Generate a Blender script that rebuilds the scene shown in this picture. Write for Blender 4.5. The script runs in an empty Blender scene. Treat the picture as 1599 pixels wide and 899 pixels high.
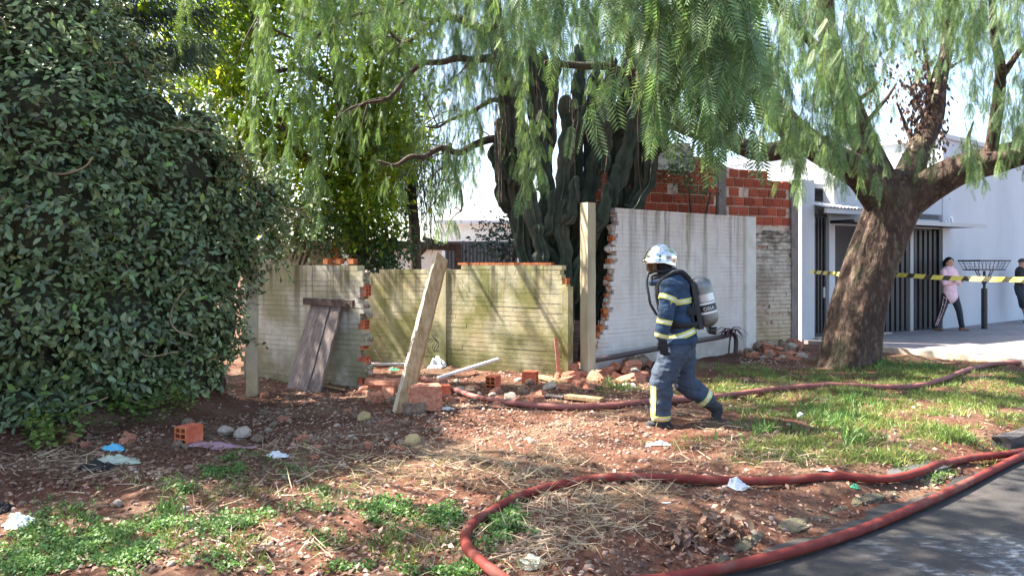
import bpy, bmesh, math, random
import numpy as np
from mathutils import Vector, Matrix, noise
from mathutils.bvhtree import BVHTree

random.seed(11)
rng = np.random.default_rng(11)
SC = bpy.context.scene
COL = SC.collection
PI = math.pi

# ------------------------------------------------------------------ camera
FPX, HY, CX, CZ = 1155.0, 412.0, 799.5, 1.6
cd = bpy.data.cameras.new('camera')
cam = bpy.data.objects.new('camera', cd)
COL.objects.link(cam)
cam.location = (0, 0, CZ)
cam.rotation_euler = (PI / 2, 0, 0)
cd.sensor_width = 36.0
cd.lens = FPX / 1599 * 36.0
cd.shift_y = -(449.5 - HY) / 1599
cd.clip_start, cd.clip_end = 0.05, 2000
SC.camera = cam

# ------------------------------------------------------------------ world, sun, exposure
SUN_H = Vector((-0.95, 0.31, 0)).normalized()
SUN_EL = math.radians(50)
TO_SUN = Vector((SUN_H.x * math.cos(SUN_EL), SUN_H.y * math.cos(SUN_EL), math.sin(SUN_EL)))
world = bpy.data.worlds.new('World')
SC.world = world
world.use_nodes = True
wn = world.node_tree
bg = wn.nodes['Background']
sky = wn.nodes.new('ShaderNodeTexSky')
sky.sky_type = 'NISHITA'
sky.sun_disc = False
sky.sun_elevation = SUN_EL
sky.sun_rotation = math.atan2(SUN_H.x, SUN_H.y)
sky.air_density = 1.0
sky.dust_density = 2.2
wn.links.new(sky.outputs[0], bg.inputs[0])
bg.inputs[1].default_value = 0.10
sl = bpy.data.lights.new('sun', 'SUN')
sl.energy = 5.0
sl.angle = math.radians(0.53)
sl.color = (1.0, 0.93, 0.82)
sun = bpy.data.objects.new('sun', sl)
COL.objects.link(sun)
sun.rotation_euler = (-TO_SUN).to_track_quat('-Z', 'Y').to_euler()
sun.location = (0, 0, 30)
vs = SC.view_settings
vs.view_transform = 'Standard'
vs.look = 'None'
vs.gamma = 1.0
vs.use_curve_mapping = False
vs.exposure = 2.5
cy = SC.cycles
cy.max_bounces = 7
cy.diffuse_bounces = 4
cy.glossy_bounces = 3
cy.transmission_bounces = 4
cy.transparent_max_bounces = 6
cy.sample_clamp_indirect = 6.0
cy.use_denoising = True

# ------------------------------------------------------------------ measuring helpers
def P(px, py, Y):
    return Vector(((px - CX) / FPX * Y, Y, CZ + (HY - py) / FPX * Y))

U = Vector((0.81, 0.586, 0)).normalized()       # along the street
N = Vector((0.586, -0.81, 0)).normalized()      # towards the street
K = Vector((1.83, 4.63, 0))                     # a point of the kerb
AH = -1.7                                       # where the hedge ends along the street

def street(x, y):
    dx, dy = x - K.x, y - K.y
    return dx * U.x + dy * U.y, dx * N.x + dy * N.y

def sstep(a, b, x):
    t = np.clip((x - a) / (b - a), 0, 1)
    return t * t * (3 - 2 * t)

def gh(x, y):
    x = np.asarray(x, dtype=float); y = np.asarray(y, dtype=float)
    a, s = street(x, y)
    b = (.018 * np.sin(2.1 * x + 1.3 * y) + .014 * np.sin(3.7 * x - 2.9 * y + 1) + .009 * np.sin(7.3 * x + 5.1 * y)
         + .006 * np.sin(13 * x - 11 * y + 2) + .005 * np.sin(21 * x + 17 * y) + .004 * np.sin(29 * x - 33 * y))
    r = np.sqrt(x * x + (y - 8) ** 2)
    b = b * (1 - sstep(12, 18, r))
    m = .26 * np.exp(-((s + 6.15) / .6) ** 2) * sstep(AH + .1, AH - .6, a)
    m = m * (1 + .35 * np.sin(3.1 * a + 1) + .2 * np.sin(7.7 * a + 3 * s))
    k = sstep(-.16, .04, s)
    wob = .05 * np.sin(5 * a) + .03 * np.sin(11 * a + 1)
    k = sstep(-.50, .05, s + wob)
    inhouse = sstep(6.5, 7.0, a) * sstep(-3.6, -4.2, s)
    return (b + m) * (1 - k) * (1 - inhouse) + (-.125) * k

def ghs(x, y):
    return float(gh(x, y))

def G(px, py):
    Y = CZ * FPX / (py - HY)
    for _ in range(3):
        x = (px - CX) / FPX * Y
        Y = (CZ - ghs(x, Y)) * FPX / (py - HY)
    x = (px - CX) / FPX * Y
    return Vector((x, Y, ghs(x, Y)))

# ------------------------------------------------------------------ materials
MATS = {}
def rgb(c):
    return (c[0], c[1], c[2], 1)

def mat(name, cols, scale=6.0, rough=.85, bump=.3, bscale=None, detail=6, stretch=(1, 1, 1), metal=0, spec=.4,
        island=0, hue=0, transl=0, tcol=None, dist=.01, extra=None, nrough=.6, coat=0):
    """cols: list of (position, colour) on a noise; island: value spread between loose pieces."""
    m = bpy.data.materials.new(name); m.use_nodes = True
    nt = m.node_tree; nd = nt.nodes; lk = nt.links
    bs = nd['Principled BSDF']; out = nd['Material Output']
    tc = nd.new('ShaderNodeTexCoord'); mp = nd.new('ShaderNodeMapping')
    mp.inputs['Scale'].default_value = stretch
    lk.new(tc.outputs['Object'], mp.inputs['Vector'])
    nz = nd.new('ShaderNodeTexNoise'); nz.inputs['Scale'].default_value = scale
    nz.inputs['Detail'].default_value = detail; nz.inputs['Roughness'].default_value = nrough
    lk.new(mp.outputs[0], nz.inputs['Vector'])
    rp = nd.new('ShaderNodeValToRGB'); el = rp.color_ramp.elements
    while len(el) > 1: el.remove(el[-1])
    el[0].position = cols[0][0]; el[0].color = rgb(cols[0][1])
    for p, c in cols[1:]:
        e = el.new(p); e.color = rgb(c)
    lk.new(nz.outputs['Fac'], rp.inputs[0])
    cur = rp.outputs[0]
    if extra: cur = extra(nd, lk, tc, mp, nz, cur, bs)
    if island or hue:
        ge = nd.new('ShaderNodeNewGeometry'); hs = nd.new('ShaderNodeHueSaturation')
        mr = nd.new('ShaderNodeMapRange'); mr.inputs[3].default_value = 1 - island; mr.inputs[4].default_value = 1 + island
        lk.new(ge.outputs['Random Per Island'], mr.inputs[0]); lk.new(mr.outputs[0], hs.inputs['Value'])
        if hue:
            ma = nd.new('ShaderNodeMath'); ma.operation = 'MULTIPLY'; ma.inputs[1].default_value = 7.31
            fr = nd.new('ShaderNodeMath'); fr.operation = 'FRACT'
            m2 = nd.new('ShaderNodeMapRange'); m2.inputs[3].default_value = .5 - hue; m2.inputs[4].default_value = .5 + hue
            lk.new(ge.outputs['Random Per Island'], ma.inputs[0]); lk.new(ma.outputs[0], fr.inputs[0])
            lk.new(fr.outputs[0], m2.inputs[0]); lk.new(m2.outputs[0], hs.inputs['Hue'])
        lk.new(cur, hs.inputs['Color']); cur = hs.outputs[0]
    lk.new(cur, bs.inputs['Base Color'])
    bs.inputs['Roughness'].default_value = rough
    bs.inputs['Metallic'].default_value = metal
    bs.inputs['Specular IOR Level'].default_value = spec
    if coat: bs.inputs['Coat Weight'].default_value = coat
    if bump:
        nb = nd.new('ShaderNodeTexNoise'); nb.inputs['Scale'].default_value = bscale or scale * 5
        nb.inputs['Detail'].default_value = 5
        lk.new(mp.outputs[0], nb.inputs['Vector'])
        bp = nd.new('ShaderNodeBump'); bp.inputs['Strength'].default_value = bump; bp.inputs['Distance'].default_value = dist
        lk.new(nb.outputs['Fac'], bp.inputs['Height']); lk.new(bp.outputs[0], bs.inputs['Normal'])
    if transl:
        tr = nd.new('ShaderNodeBsdfTranslucent'); mx = nd.new('ShaderNodeMixShader')
        mx.inputs[0].default_value = transl
        if tcol:
            tm = nd.new('ShaderNodeMix'); tm.data_type = 'RGBA'; tm.blend_type = 'MULTIPLY'; tm.inputs[0].default_value = 1
            lk.new(cur, tm.inputs[6]); tm.inputs[7].default_value = rgb(tcol); lk.new(tm.outputs[2], tr.inputs[0])
        else:
            lk.new(cur, tr.inputs[0])
        lk.new(bs.outputs[0], mx.inputs[1]); lk.new(tr.outputs[0], mx.inputs[2]); lk.new(mx.outputs[0], out.inputs[0])
    MATS[name] = m
    return m

def flat(name, c, rough=.7, metal=0, spec=.4, bump=.1, var=.12, scale=20, **k):
    lo = tuple(v * (1 - var) for v in c); hi = tuple(min(1, v * (1 + var)) for v in c)
    return mat(name, [(.3, lo), (.7, hi)], scale=scale, rough=rough, metal=metal, spec=spec, bump=bump, dist=.004, **k)

def mixin(nd, lk, a, fac, col):
    mx = nd.new('ShaderNodeMix'); mx.data_type = 'RGBA'
    lk.new(fac, mx.inputs[0]); lk.new(a, mx.inputs[6]); mx.inputs[7].default_value = rgb(col)
    return mx.outputs[2]

def nmask(nd, lk, vec, scale, lo, hi, stretch=(1, 1, 1), detail=5, off=(0, 0, 0), rough=.6):
    mp = nd.new('ShaderNodeMapping'); mp.inputs['Scale'].default_value = stretch; mp.inputs['Location'].default_value = off
    lk.new(vec, mp.inputs[0])
    n = nd.new('ShaderNodeTexNoise'); n.inputs['Scale'].default_value = scale; n.inputs['Detail'].default_value = detail
    n.inputs['Roughness'].default_value = rough
    lk.new(mp.outputs[0], n.inputs['Vector'])
    r = nd.new('ShaderNodeMapRange'); r.inputs[1].default_value = lo; r.inputs[2].default_value = hi
    lk.new(n.outputs['Fac'], r.inputs[0])
    return r.outputs[0]

def zmask(nd, lk, tc, lo, hi, inv=False):
    sp = nd.new('ShaderNodeSeparateXYZ'); lk.new(tc.outputs['Object'], sp.inputs[0])
    r = nd.new('ShaderNodeMapRange'); r.inputs[1].default_value = lo; r.inputs[2].default_value = hi
    if inv: r.inputs[3].default_value = 1; r.inputs[4].default_value = 0
    lk.new(sp.outputs[2], r.inputs[0]); return r.outputs[0]

def xmask(nd, lk, tc, lo, hi, inv=False):
    sp = nd.new('ShaderNodeSeparateXYZ'); lk.new(tc.outputs['Object'], sp.inputs[0])
    r = nd.new('ShaderNodeMapRange'); r.inputs[1].default_value = lo; r.inputs[2].default_value = hi
    if inv: r.inputs[3].default_value = 1; r.inputs[4].default_value = 0
    lk.new(sp.outputs[0], r.inputs[0]); return r.outputs[0]

def mul(nd, lk, a, b):
    m = nd.new('ShaderNodeMath'); m.operation = 'MULTIPLY'; m.use_clamp = True
    if isinstance(a, (int, float)): m.inputs[0].default_value = a
    else: lk.new(a, m.inputs[0])
    if isinstance(b, (int, float)): m.inputs[1].default_value = b
    else: lk.new(b, m.inputs[1])
    return m.outputs[0]

# dirt ground
def dirt_extra(nd, lk, tc, mp, nz, cur, bs):
    v = tc.outputs['Object']
    cur = mixin(nd, lk, cur, mul(nd, lk, nmask(nd, lk, v, 1.1, .47, .62), .5), (.175, .125, .082))
    cur = mixin(nd, lk, cur, mul(nd, lk, nmask(nd, lk, v, 26, .55, .70), .6), (.21, .135, .095))
    cur = mixin(nd, lk, cur, mul(nd, lk, nmask(nd, lk, v, 34, .56, .68, off=(3, 5, 0)), .8), (.055, .033, .026))
    cur = mixin(nd, lk, cur, mul(nd, lk, nmask(nd, lk, v, 70, .62, .70, off=(7, 1, 0)), .6), (.30, .24, .19))
    return cur
mat('dirt', [(.25, (.052, .025, .017)), (.5, (.092, .038, .023)), (.75, (.135, .060, .037))], scale=2.4, rough=.95, bump=.9,
    bscale=22, dist=.03, spec=.15, extra=dirt_extra, detail=9)

def asphalt_extra(nd, lk, tc, mp, nz, cur, bs):
    v = tc.outputs['Object']
    cur = mixin(nd, lk, cur, mul(nd, lk, nmask(nd, lk, v, 1.4, .5, .66), .6), (.10, .076, .064))
    cur = mixin(nd, lk, cur, mul(nd, lk, nmask(nd, lk, v, 160, .58, .66), .5), (.14, .125, .11))
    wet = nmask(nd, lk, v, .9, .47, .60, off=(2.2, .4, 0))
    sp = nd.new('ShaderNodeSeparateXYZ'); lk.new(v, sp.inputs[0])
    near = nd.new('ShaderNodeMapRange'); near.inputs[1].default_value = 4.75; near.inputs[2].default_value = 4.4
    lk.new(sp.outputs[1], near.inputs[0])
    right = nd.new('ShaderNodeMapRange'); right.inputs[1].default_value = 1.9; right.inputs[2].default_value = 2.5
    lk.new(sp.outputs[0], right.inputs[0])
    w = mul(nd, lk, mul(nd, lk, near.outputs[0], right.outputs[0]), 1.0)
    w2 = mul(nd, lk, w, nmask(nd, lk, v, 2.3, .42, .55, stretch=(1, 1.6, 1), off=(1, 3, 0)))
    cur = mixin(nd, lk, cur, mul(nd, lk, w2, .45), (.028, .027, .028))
    glint = mul(nd, lk, w2, nmask(nd, lk, v, 17, .50, .66, stretch=(.7, 1.5, 1), off=(4, 4, 0)))
    cur = mixin(nd, lk, cur, mul(nd, lk, glint, .45), (.50, .54, .60))  # sky and sun glints on the wet asphalt, painted as pale flecks
    rr = nd.new('ShaderNodeMapRange'); rr.inputs[3].default_value = .82; rr.inputs[4].default_value = .12
    lk.new(w2, rr.inputs[0])
    lk.new(rr.outputs[0], bs.inputs['Roughness'])
    return cur
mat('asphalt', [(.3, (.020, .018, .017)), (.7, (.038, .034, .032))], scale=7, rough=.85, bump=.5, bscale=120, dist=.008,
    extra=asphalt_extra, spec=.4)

def paving_extra(nd, lk, tc, mp, nz, cur, bs):
    v = tc.outputs['Object']
    return mixin(nd, lk, cur, mul(nd, lk, nmask(nd, lk, v, 1.2, .45, .65), .5), (.13, .115, .12))
mat('paving', [(.3, (.19, .165, .16)), (.7, (.27, .24, .23))], scale=5, rough=.85, bump=.3, extra=paving_extra)
flat('concrete_edge', (.42, .36, .29), .9, bump=.4, var=.25, scale=9)

# whitewashed brick courses
def white_extra(moss, streak, lowdirt, warm, mosscol=(.17, .17, .035), top=1.6):
    def f(nd, lk, tc, mp, nz, cur, bs):
        v = tc.outputs['Object']
        if warm:
            cur = mixin(nd, lk, cur, mul(nd, lk, nmask(nd, lk, v, 1.6, .42, .62, off=(9, 0, 2)), warm), (.44, .33, .17))
        if moss:
            g = nmask(nd, lk, v, 1.5, .43, .60, off=(1, 2, 5))
            cur = mixin(nd, lk, cur, mul(nd, lk, g, moss), mosscol)
            g2 = mul(nd, lk, zmask(nd, lk, tc, .05, .75, True), nmask(nd, lk, v, 2.4, .36, .56, off=(4, 2, 1)))
            cur = mixin(nd, lk, cur, mul(nd, lk, g2, min(1, moss * 1.2)), (.10, .115, .022))
        if streak:
            st = mul(nd, lk, nmask(nd, lk, v, 1.0, .50, .62, stretch=(5.5, 1, .35), off=(3, 0, 0)),
                     zmask(nd, lk, tc, top * .25, top))
            cur = mixin(nd, lk, cur, mul(nd, lk, st, streak), (.10, .085, .045))
            st2 = mul(nd, lk, nmask(nd, lk, v, 1.0, .57, .66, stretch=(11, 1, .5), off=(8, 0, 3)), zmask(nd, lk, tc, top * .5, top))
            cur = mixin(nd, lk, cur, mul(nd, lk, st2, streak), (.045, .04, .03))
        if lowdirt:
            d = mul(nd, lk, zmask(nd, lk, tc, .1, .6, True), nmask(nd, lk, v, 3.0, .3, .6, off=(2, 6, 1)))
            cur = mixin(nd, lk, cur, mul(nd, lk, d, lowdirt), (.16, .12, .075))
        fine = nmask(nd, lk, v, 30, .60, .72, stretch=(1, 1, 2))
        cur = mixin(nd, lk, cur, mul(nd, lk, fine, .5), (.22, .17, .12))
        return cur
    return f
mat('whitewash_a', [(.3, (.56, .50, .43)), (.7, (.74, .69, .62))], scale=5, rough=.9, bump=.5, bscale=40, dist=.006,
    extra=white_extra(.55, .9, .8, .45))
mat('whitewash_b', [(.3, (.44, .40, .25)), (.7, (.62, .57, .38))], scale=5, rough=.9, bump=.5, bscale=40, dist=.006,
    extra=white_extra(.85, .95, .5, .7))
def stain_d(nd, lk, tc, mp, nz, cur, bs):
    v = tc.outputs['Object']
    base = white_extra(0, .62, .4, .15, top=2.44)(nd, lk, tc, mp, nz, cur, bs)
    a = mul(nd, lk, xmask(nd, lk, tc, 2.28, 2.36), xmask(nd, lk, tc, 2.36, 2.46, True))
    a = mul(nd, lk, a, zmask(nd, lk, tc, 1.25, 1.75))
    a = mul(nd, lk, a, nmask(nd, lk, v, 3, .3, .55, stretch=(4, 1, 1)))
    return mixin(nd, lk, base, mul(nd, lk, a, .85), (.26, .20, .08))
mat('whitewash_d', [(.3, (.66, .60, .57)), (.7, (.76, .70, .67))], scale=5, rough=.88, bump=.4, bscale=40, dist=.005,
    extra=stain_d)
mat('mortar_dark', [(.3, (.16, .13, .10)), (.7, (.28, .24, .19))], scale=14, rough=.95, bump=.6, dist=.01)
mat('mortar_pale', [(.32, (.36, .20, .14)), (.55, (.62, .50, .42))], scale=9, rough=.95, bump=.9, dist=.015)
mat('raw_brick', [(.25, (.30, .075, .030)), (.5, (.46, .13, .052)), (.75, (.55, .21, .11))], scale=9, rough=.9, bump=.5,
    island=.28, hue=.012, dist=.006)
def house_brick_extra(nd, lk, tc, mp, nz, cur, bs):
    oi = nd.new('ShaderNodeObjectInfo'); hs = nd.new('ShaderNodeHueSaturation'); mr = nd.new('ShaderNodeMapRange')
    mr.inputs[3].default_value = .7; mr.inputs[4].default_value = 1.3
    lk.new(oi.outputs['Random'], mr.inputs[0]); lk.new(mr.outputs[0], hs.inputs['Value']); lk.new(cur, hs.inputs['Color'])
    v = tc.outputs['Object']
    c = mixin(nd, lk, hs.outputs[0], mul(nd, lk, nmask(nd, lk, v, 16, .62, .72), .6), (.50, .33, .26))
    return c
mat('house_brick', [(.25, (.23, .042, .022)), (.55, (.34, .072, .034)), (.8, (.44, .12, .058))], scale=7, rough=.9, bump=.6,
    dist=.008, extra=house_brick_extra)
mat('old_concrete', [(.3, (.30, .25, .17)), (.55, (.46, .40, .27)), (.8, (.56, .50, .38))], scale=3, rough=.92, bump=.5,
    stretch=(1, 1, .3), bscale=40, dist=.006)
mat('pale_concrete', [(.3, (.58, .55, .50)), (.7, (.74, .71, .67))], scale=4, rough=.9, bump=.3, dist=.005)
def plaster_extra(nd, lk, tc, mp, nz, cur, bs):
    v = tc.outputs['Object']
    cur = mixin(nd, lk, cur, mul(nd, lk, nmask(nd, lk, v, 2.2, .50, .62, stretch=(1, 1, .6)), .7), (.26, .20, .15))
    cur = mixin(nd, lk, cur, mul(nd, lk, mul(nd, lk, zmask(nd, lk, tc, 1.2, 2.2), nmask(nd, lk, v, 5, .42, .56, stretch=(1, 1, 2.5))), .9), (.09, .075, .06))
    cur = mixin(nd, lk, cur, mul(nd, lk, zmask(nd, lk, tc, .2, 1.1, True), .6), (.56, .38, .18))
    return cur
mat('stained_plaster', [(.3, (.46, .39, .31)), (.7, (.66, .60, .52))], scale=6, rough=.95, bump=.9, bscale=18, dist=.02,
    extra=plaster_extra)
flat('column_grey', (.20, .17, .155), .9, bump=.4, var=.3, scale=6)
flat('house_white', (.47, .485, .515), .8, bump=.08, var=.10, scale=.9, stretch=(1, 1, .35))
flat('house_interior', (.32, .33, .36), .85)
flat('black_steel', (.022, .023, .028), .45, bump=.05, var=.2)
flat('grey_steel', (.34, .35, .37), .5, metal=.3, bump=.05)
flat('roof_sheet', (.48, .47, .48), .6, bump=.1)
flat('number_white', (.92, .92, .92), .4, bump=0)
mat('weathered_wood', [(.25, (.10, .072, .062)), (.5, (.20, .155, .14)), (.75, (.31, .255, .235))], scale=5, rough=.9, bump=.5,
    stretch=(7, 7, .5), bscale=7, dist=.006)
mat('dark_wood', [(.3, (.055, .035, .030)), (.7, (.14, .095, .08))], scale=3, rough=.9, bump=.8, stretch=(.6, 10, 10), bscale=7)
mat('raw_timber', [(.3, (.22, .125, .06)), (.5, (.36, .23, .115)), (.75, (.46, .33, .20))], scale=2.5, rough=.85, bump=.7,
    stretch=(9, 9, .6), bscale=6, dist=.01)
mat('timber_pale', [(.3, (.36, .30, .22)), (.7, (.52, .45, .35))], scale=3, rough=.9, bump=.8, stretch=(9, 9, .7), bscale=6)

# plants
def leafm(name, c1, c2, c3, tr=.35, island=.35, hue=.02, rough=.5, tcol=None, spec=.4):
    return mat(name, [(.3, c1), (.5, c2), (.72, c3)], scale=1.6, rough=rough, bump=0, island=island, hue=hue, transl=tr, tcol=tcol, spec=spec)
leafm('hedge_leaf', (.095, .135, .060), (.135, .185, .075), (.19, .24, .095), tr=.25, island=.6, hue=.03, rough=.36, spec=.7)
leafm('hedge_leaf_young', (.13, .24, .05), (.19, .31, .07), (.27, .36, .10), tr=.35, island=.4, hue=.03)
leafm('pepper_leaf', (.090, .155, .065), (.125, .205, .085), (.18, .26, .105), tr=.45, island=.4, tcol=(1.25, 1.25, .75))
leafm('yellow_leaf', (.09, .17, .03), (.17, .27, .035), (.31, .38, .05), tr=.6, island=.5, hue=.03, tcol=(1.5, 1.35, .6))
leafm('conifer_leaf', (.030, .050, .038), (.042, .072, .052), (.06, .10, .07), tr=.15, island=.4)
leafm('bush_leaf', (.04, .085, .035), (.06, .12, .045), (.10, .17, .06), tr=.3, island=.5)
leafm('weed_leaf', (.075, .15, .032), (.10, .20, .045), (.15, .26, .065), tr=.3, island=.4, hue=.02)
leafm('grass_blade', (.09, .145, .03), (.15, .21, .045), (.26, .29, .08), tr=.3, island=.45, hue=.03)
leafm('straw', (.22, .155, .09), (.33, .25, .155), (.45, .36, .24), tr=.15, island=.45)
leafm('dead_leaf', (.13, .07, .05), (.24, .14, .095), (.38, .26, .19), tr=.1, island=.55, hue=.02)
leafm('dried_vine', (.075, .040, .030), (.12, .065, .045), (.17, .10, .075), tr=.1, island=.5)
leafm('purple_leaf', (.05, .012, .022), (.08, .02, .035), (.11, .035, .05), tr=.2, island=.3)
def bark_extra(nd, lk, tc, mp, nz, cur, bs):
    v = tc.outputs['Object']
    cur = mixin(nd, lk, cur, mul(nd, lk, nmask(nd, lk, v, 13, .52, .64, stretch=(1, 1, .5)), .8), (.17, .11, .078))
    cur = mixin(nd, lk, cur, mul(nd, lk, nmask(nd, lk, v, 18, .54, .66, stretch=(1.4, 1.4, .4), off=(5, 2, 1)), .85), (.028, .018, .015))
    cur = mixin(nd, lk, cur, mul(nd, lk, nmask(nd, lk, v, 2.2, .52, .66, off=(1, 7, 3)), .5), (.10, .10, .055))
    return cur
mat('bark', [(.3, (.034, .021, .016)), (.55, (.064, .040, .029)), (.8, (.10, .066, .050))], scale=5, rough=.95, bump=1.0,
    stretch=(1, 1, .45), bscale=16, dist=.06, extra=bark_extra, detail=9)
mat('thin_bark', [(.3, (.05, .034, .028)), (.7, (.12, .085, .068))], scale=9, rough=.95, bump=.7, dist=.02)
mat('pale_twig', [(.3, (.20, .14, .085)), (.7, (.36, .26, .16))], scale=9, rough=.9, bump=.3)
def cactus_extra(nd, lk, tc, mp, nz, cur, bs):
    v = tc.outputs['Object']
    return mixin(nd, lk, cur, mul(nd, lk, nmask(nd, lk, v, 1.6, .50, .64), .6), (.095, .078, .055))
mat('cactus_skin', [(.3, (.020, .031, .022)), (.55, (.044, .060, .042)), (.8, (.085, .10, .066))], scale=7, rough=.7, bump=.5,
    bscale=30, dist=.012, extra=cactus_extra)

# people, hose, litter
def hose_extra(nd, lk, tc, mp, nz, cur, bs):
    v = tc.outputs['Object']
    cur = mixin(nd, lk, cur, mul(nd, lk, nmask(nd, lk, v, 6, .52, .68), .55), (.20, .11, .08))
    return mixin(nd, lk, cur, mul(nd, lk, nmask(nd, lk, v, 45, .60, .68), .6), (.10, .05, .045))
mat('hose_red', [(.3, (.125, .020, .016)), (.7, (.195, .036, .027))], scale=8, spec=.2, rough=.7, bump=.6, bscale=220, dist=.003, extra=hose_extra)
mat('hose_dusty', [(.3, (.17, .05, .042)), (.7, (.26, .10, .085))], scale=6, rough=.7, bump=.3, bscale=90, dist=.003)
def cloth(name, c, var=.2, **k):
    lo = tuple(v * (1 - var) for v in c); hi = tuple(min(1, v * (1 + var)) for v in c)
    return mat(name, [(.3, lo), (.7, hi)], scale=9, rough=.85, bump=.8, bscale=16, dist=.02, **k)
cloth('coat_blue', (.022, .047, .092), .35)
cloth('trouser_blue', (.040, .056, .086), .35)
cloth('black_fabric', (.016, .017, .020))
cloth('boot_black', (.030, .030, .033))
flat('boot_toe', (.22, .22, .23), .5)
flat('hi_vis', (.55, .54, .14), .6, bump=.1)
flat('reflective_silver', (.60, .60, .55), .35, metal=.2, bump=.05)
flat('chrome', (.82, .80, .78), .10, metal=1.0, bump=0, var=.04)
flat('visor_amber', (.16, .10, .06), .08, metal=.6, bump=0)
flat('rubber_black', (.018, .018, .02), .5)
flat('tank_grey', (.17, .175, .18), .35, metal=.55, bump=.05, var=.2, scale=8)
flat('tank_label_silver', (.45, .45, .46), .25, metal=.5, bump=0)
flat('print_white', (.62, .62, .60), .5, bump=0)
flat('skin', (.46, .25, .17), .55, bump=.05)
flat('hair_dark', (.018, .013, .012), .5)
cloth('pink_fleece', (.74, .50, .56), .06)
cloth('stripe_pink', (.62, .38, .34), .06)
cloth('navy_cotton', (.030, .036, .050))
cloth('sandal_brown', (.20, .09, .05))
flat('tape_yellow', (.68, .60, .14), .5, bump=.05)
flat('tape_black', (.06, .055, .04), .5, bump=.05)
mat('stone', [(.3, (.13, .080, .055)), (.55, (.24, .165, .115)), (.8, (.38, .29, .22))], scale=7, rough=.95, bump=.8, dist=.02)
mat('mossy_stone', [(.35, (.085, .070, .052)), (.5, (.13, .11, .070)), (.7, (.18, .16, .075))], scale=6, rough=.95, bump=.9, dist=.02)
mat('white_debris', [(.3, (.26, .205, .16)), (.7, (.46, .39, .32))], scale=7, rough=.9, bump=.6, dist=.01)
mat('brick_debris', [(.3, (.34, .12, .07)), (.55, (.50, .21, .13)), (.8, (.58, .33, .24))], scale=9, rough=.95, bump=.8, dist=.015)
for nm, c in dict(litter_white=(.60, .61, .63), litter_blue=(.10, .38, .55), litter_black=(.012, .012, .013),
                  litter_mauve=(.30, .17, .20), litter_grey=(.36, .39, .31), litter_yellow=(.42, .31, .15),
                  litter_green=(.06, .30, .16)).items():
    cloth(nm, c, .12)
flat('pvc_pale', (.60, .60, .60), .5)
flat('pipe_dark', (.07, .05, .048), .5, bump=.2)

# ------------------------------------------------------------------ object helpers
def wloc(o):
    v = Vector((0, 0, 0))
    while o is not None:
        v = v + o.location; o = o.parent
    return v

def set_props(o, label=None, cat=None, group=None, kind=None):
    if label: o['label'] = label
    if cat: o['category'] = cat
    if group: o['group'] = group
    if kind: o['kind'] = kind
    return o

def thing(name, loc, label, cat, group=None, rotz=0):
    o = bpy.data.objects.new(name, None)
    COL.objects.link(o)
    o.empty_display_size = .1
    o.location = loc; o.rotation_euler = (0, 0, rotz)
    return set_props(o, label, cat, group)

def link(name, me, parent=None, loc=None, rot=None):
    o = bpy.data.objects.new(name, me)
    COL.objects.link(o)
    o.parent = parent
    if loc is not None: o.location = loc
    if rot is not None: o.rotation_euler = rot
    return o

def mesh_np(name, V, F, mats, midx=None, smooth=False):
    """V (n,3); F (m,k) array with constant k, or list of faces."""
    me = bpy.data.meshes.new(name)
    if isinstance(F, np.ndarray):
        V = np.asarray(V, dtype=np.float32); m, k = F.shape
        me.vertices.add(len(V)); me.vertices.foreach_set('co', V.ravel())
        me.loops.add(m * k); me.loops.foreach_set('vertex_index', F.astype(np.int32).ravel())
        me.polygons.add(m); me.polygons.foreach_set('loop_start', np.arange(0, m * k, k, dtype=np.int32))
        me.update(calc_edges=True)
    else:
        me.from_pydata([tuple(v) for v in V], [], F)
        me.update()
    if not isinstance(mats, (list, tuple)): mats = [mats]
    for mm in mats: me.materials.append(MATS[mm])
    if midx is not None: me.polygons.foreach_set('material_index', np.asarray(midx, dtype=np.int32))
    if smooth: me.polygons.foreach_set('use_smooth', np.ones(len(me.polygons), dtype=bool))
    return me

def mobj(name, V, F, mats, parent=None, origin=None, midx=None, smooth=False):
    """World-space verts; origin becomes the object's origin (parents are unrotated)."""
    base = wloc(parent) if parent else Vector((0, 0, 0))
    if origin is None: origin = base
    V = np.asarray([tuple(v) for v in V] if not isinstance(V, np.ndarray) else V, dtype=float) - np.array(tuple(origin))
    me = mesh_np(name, V, F, mats, midx, smooth)
    return link(name, me, parent, Vector(origin) - base)

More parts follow.
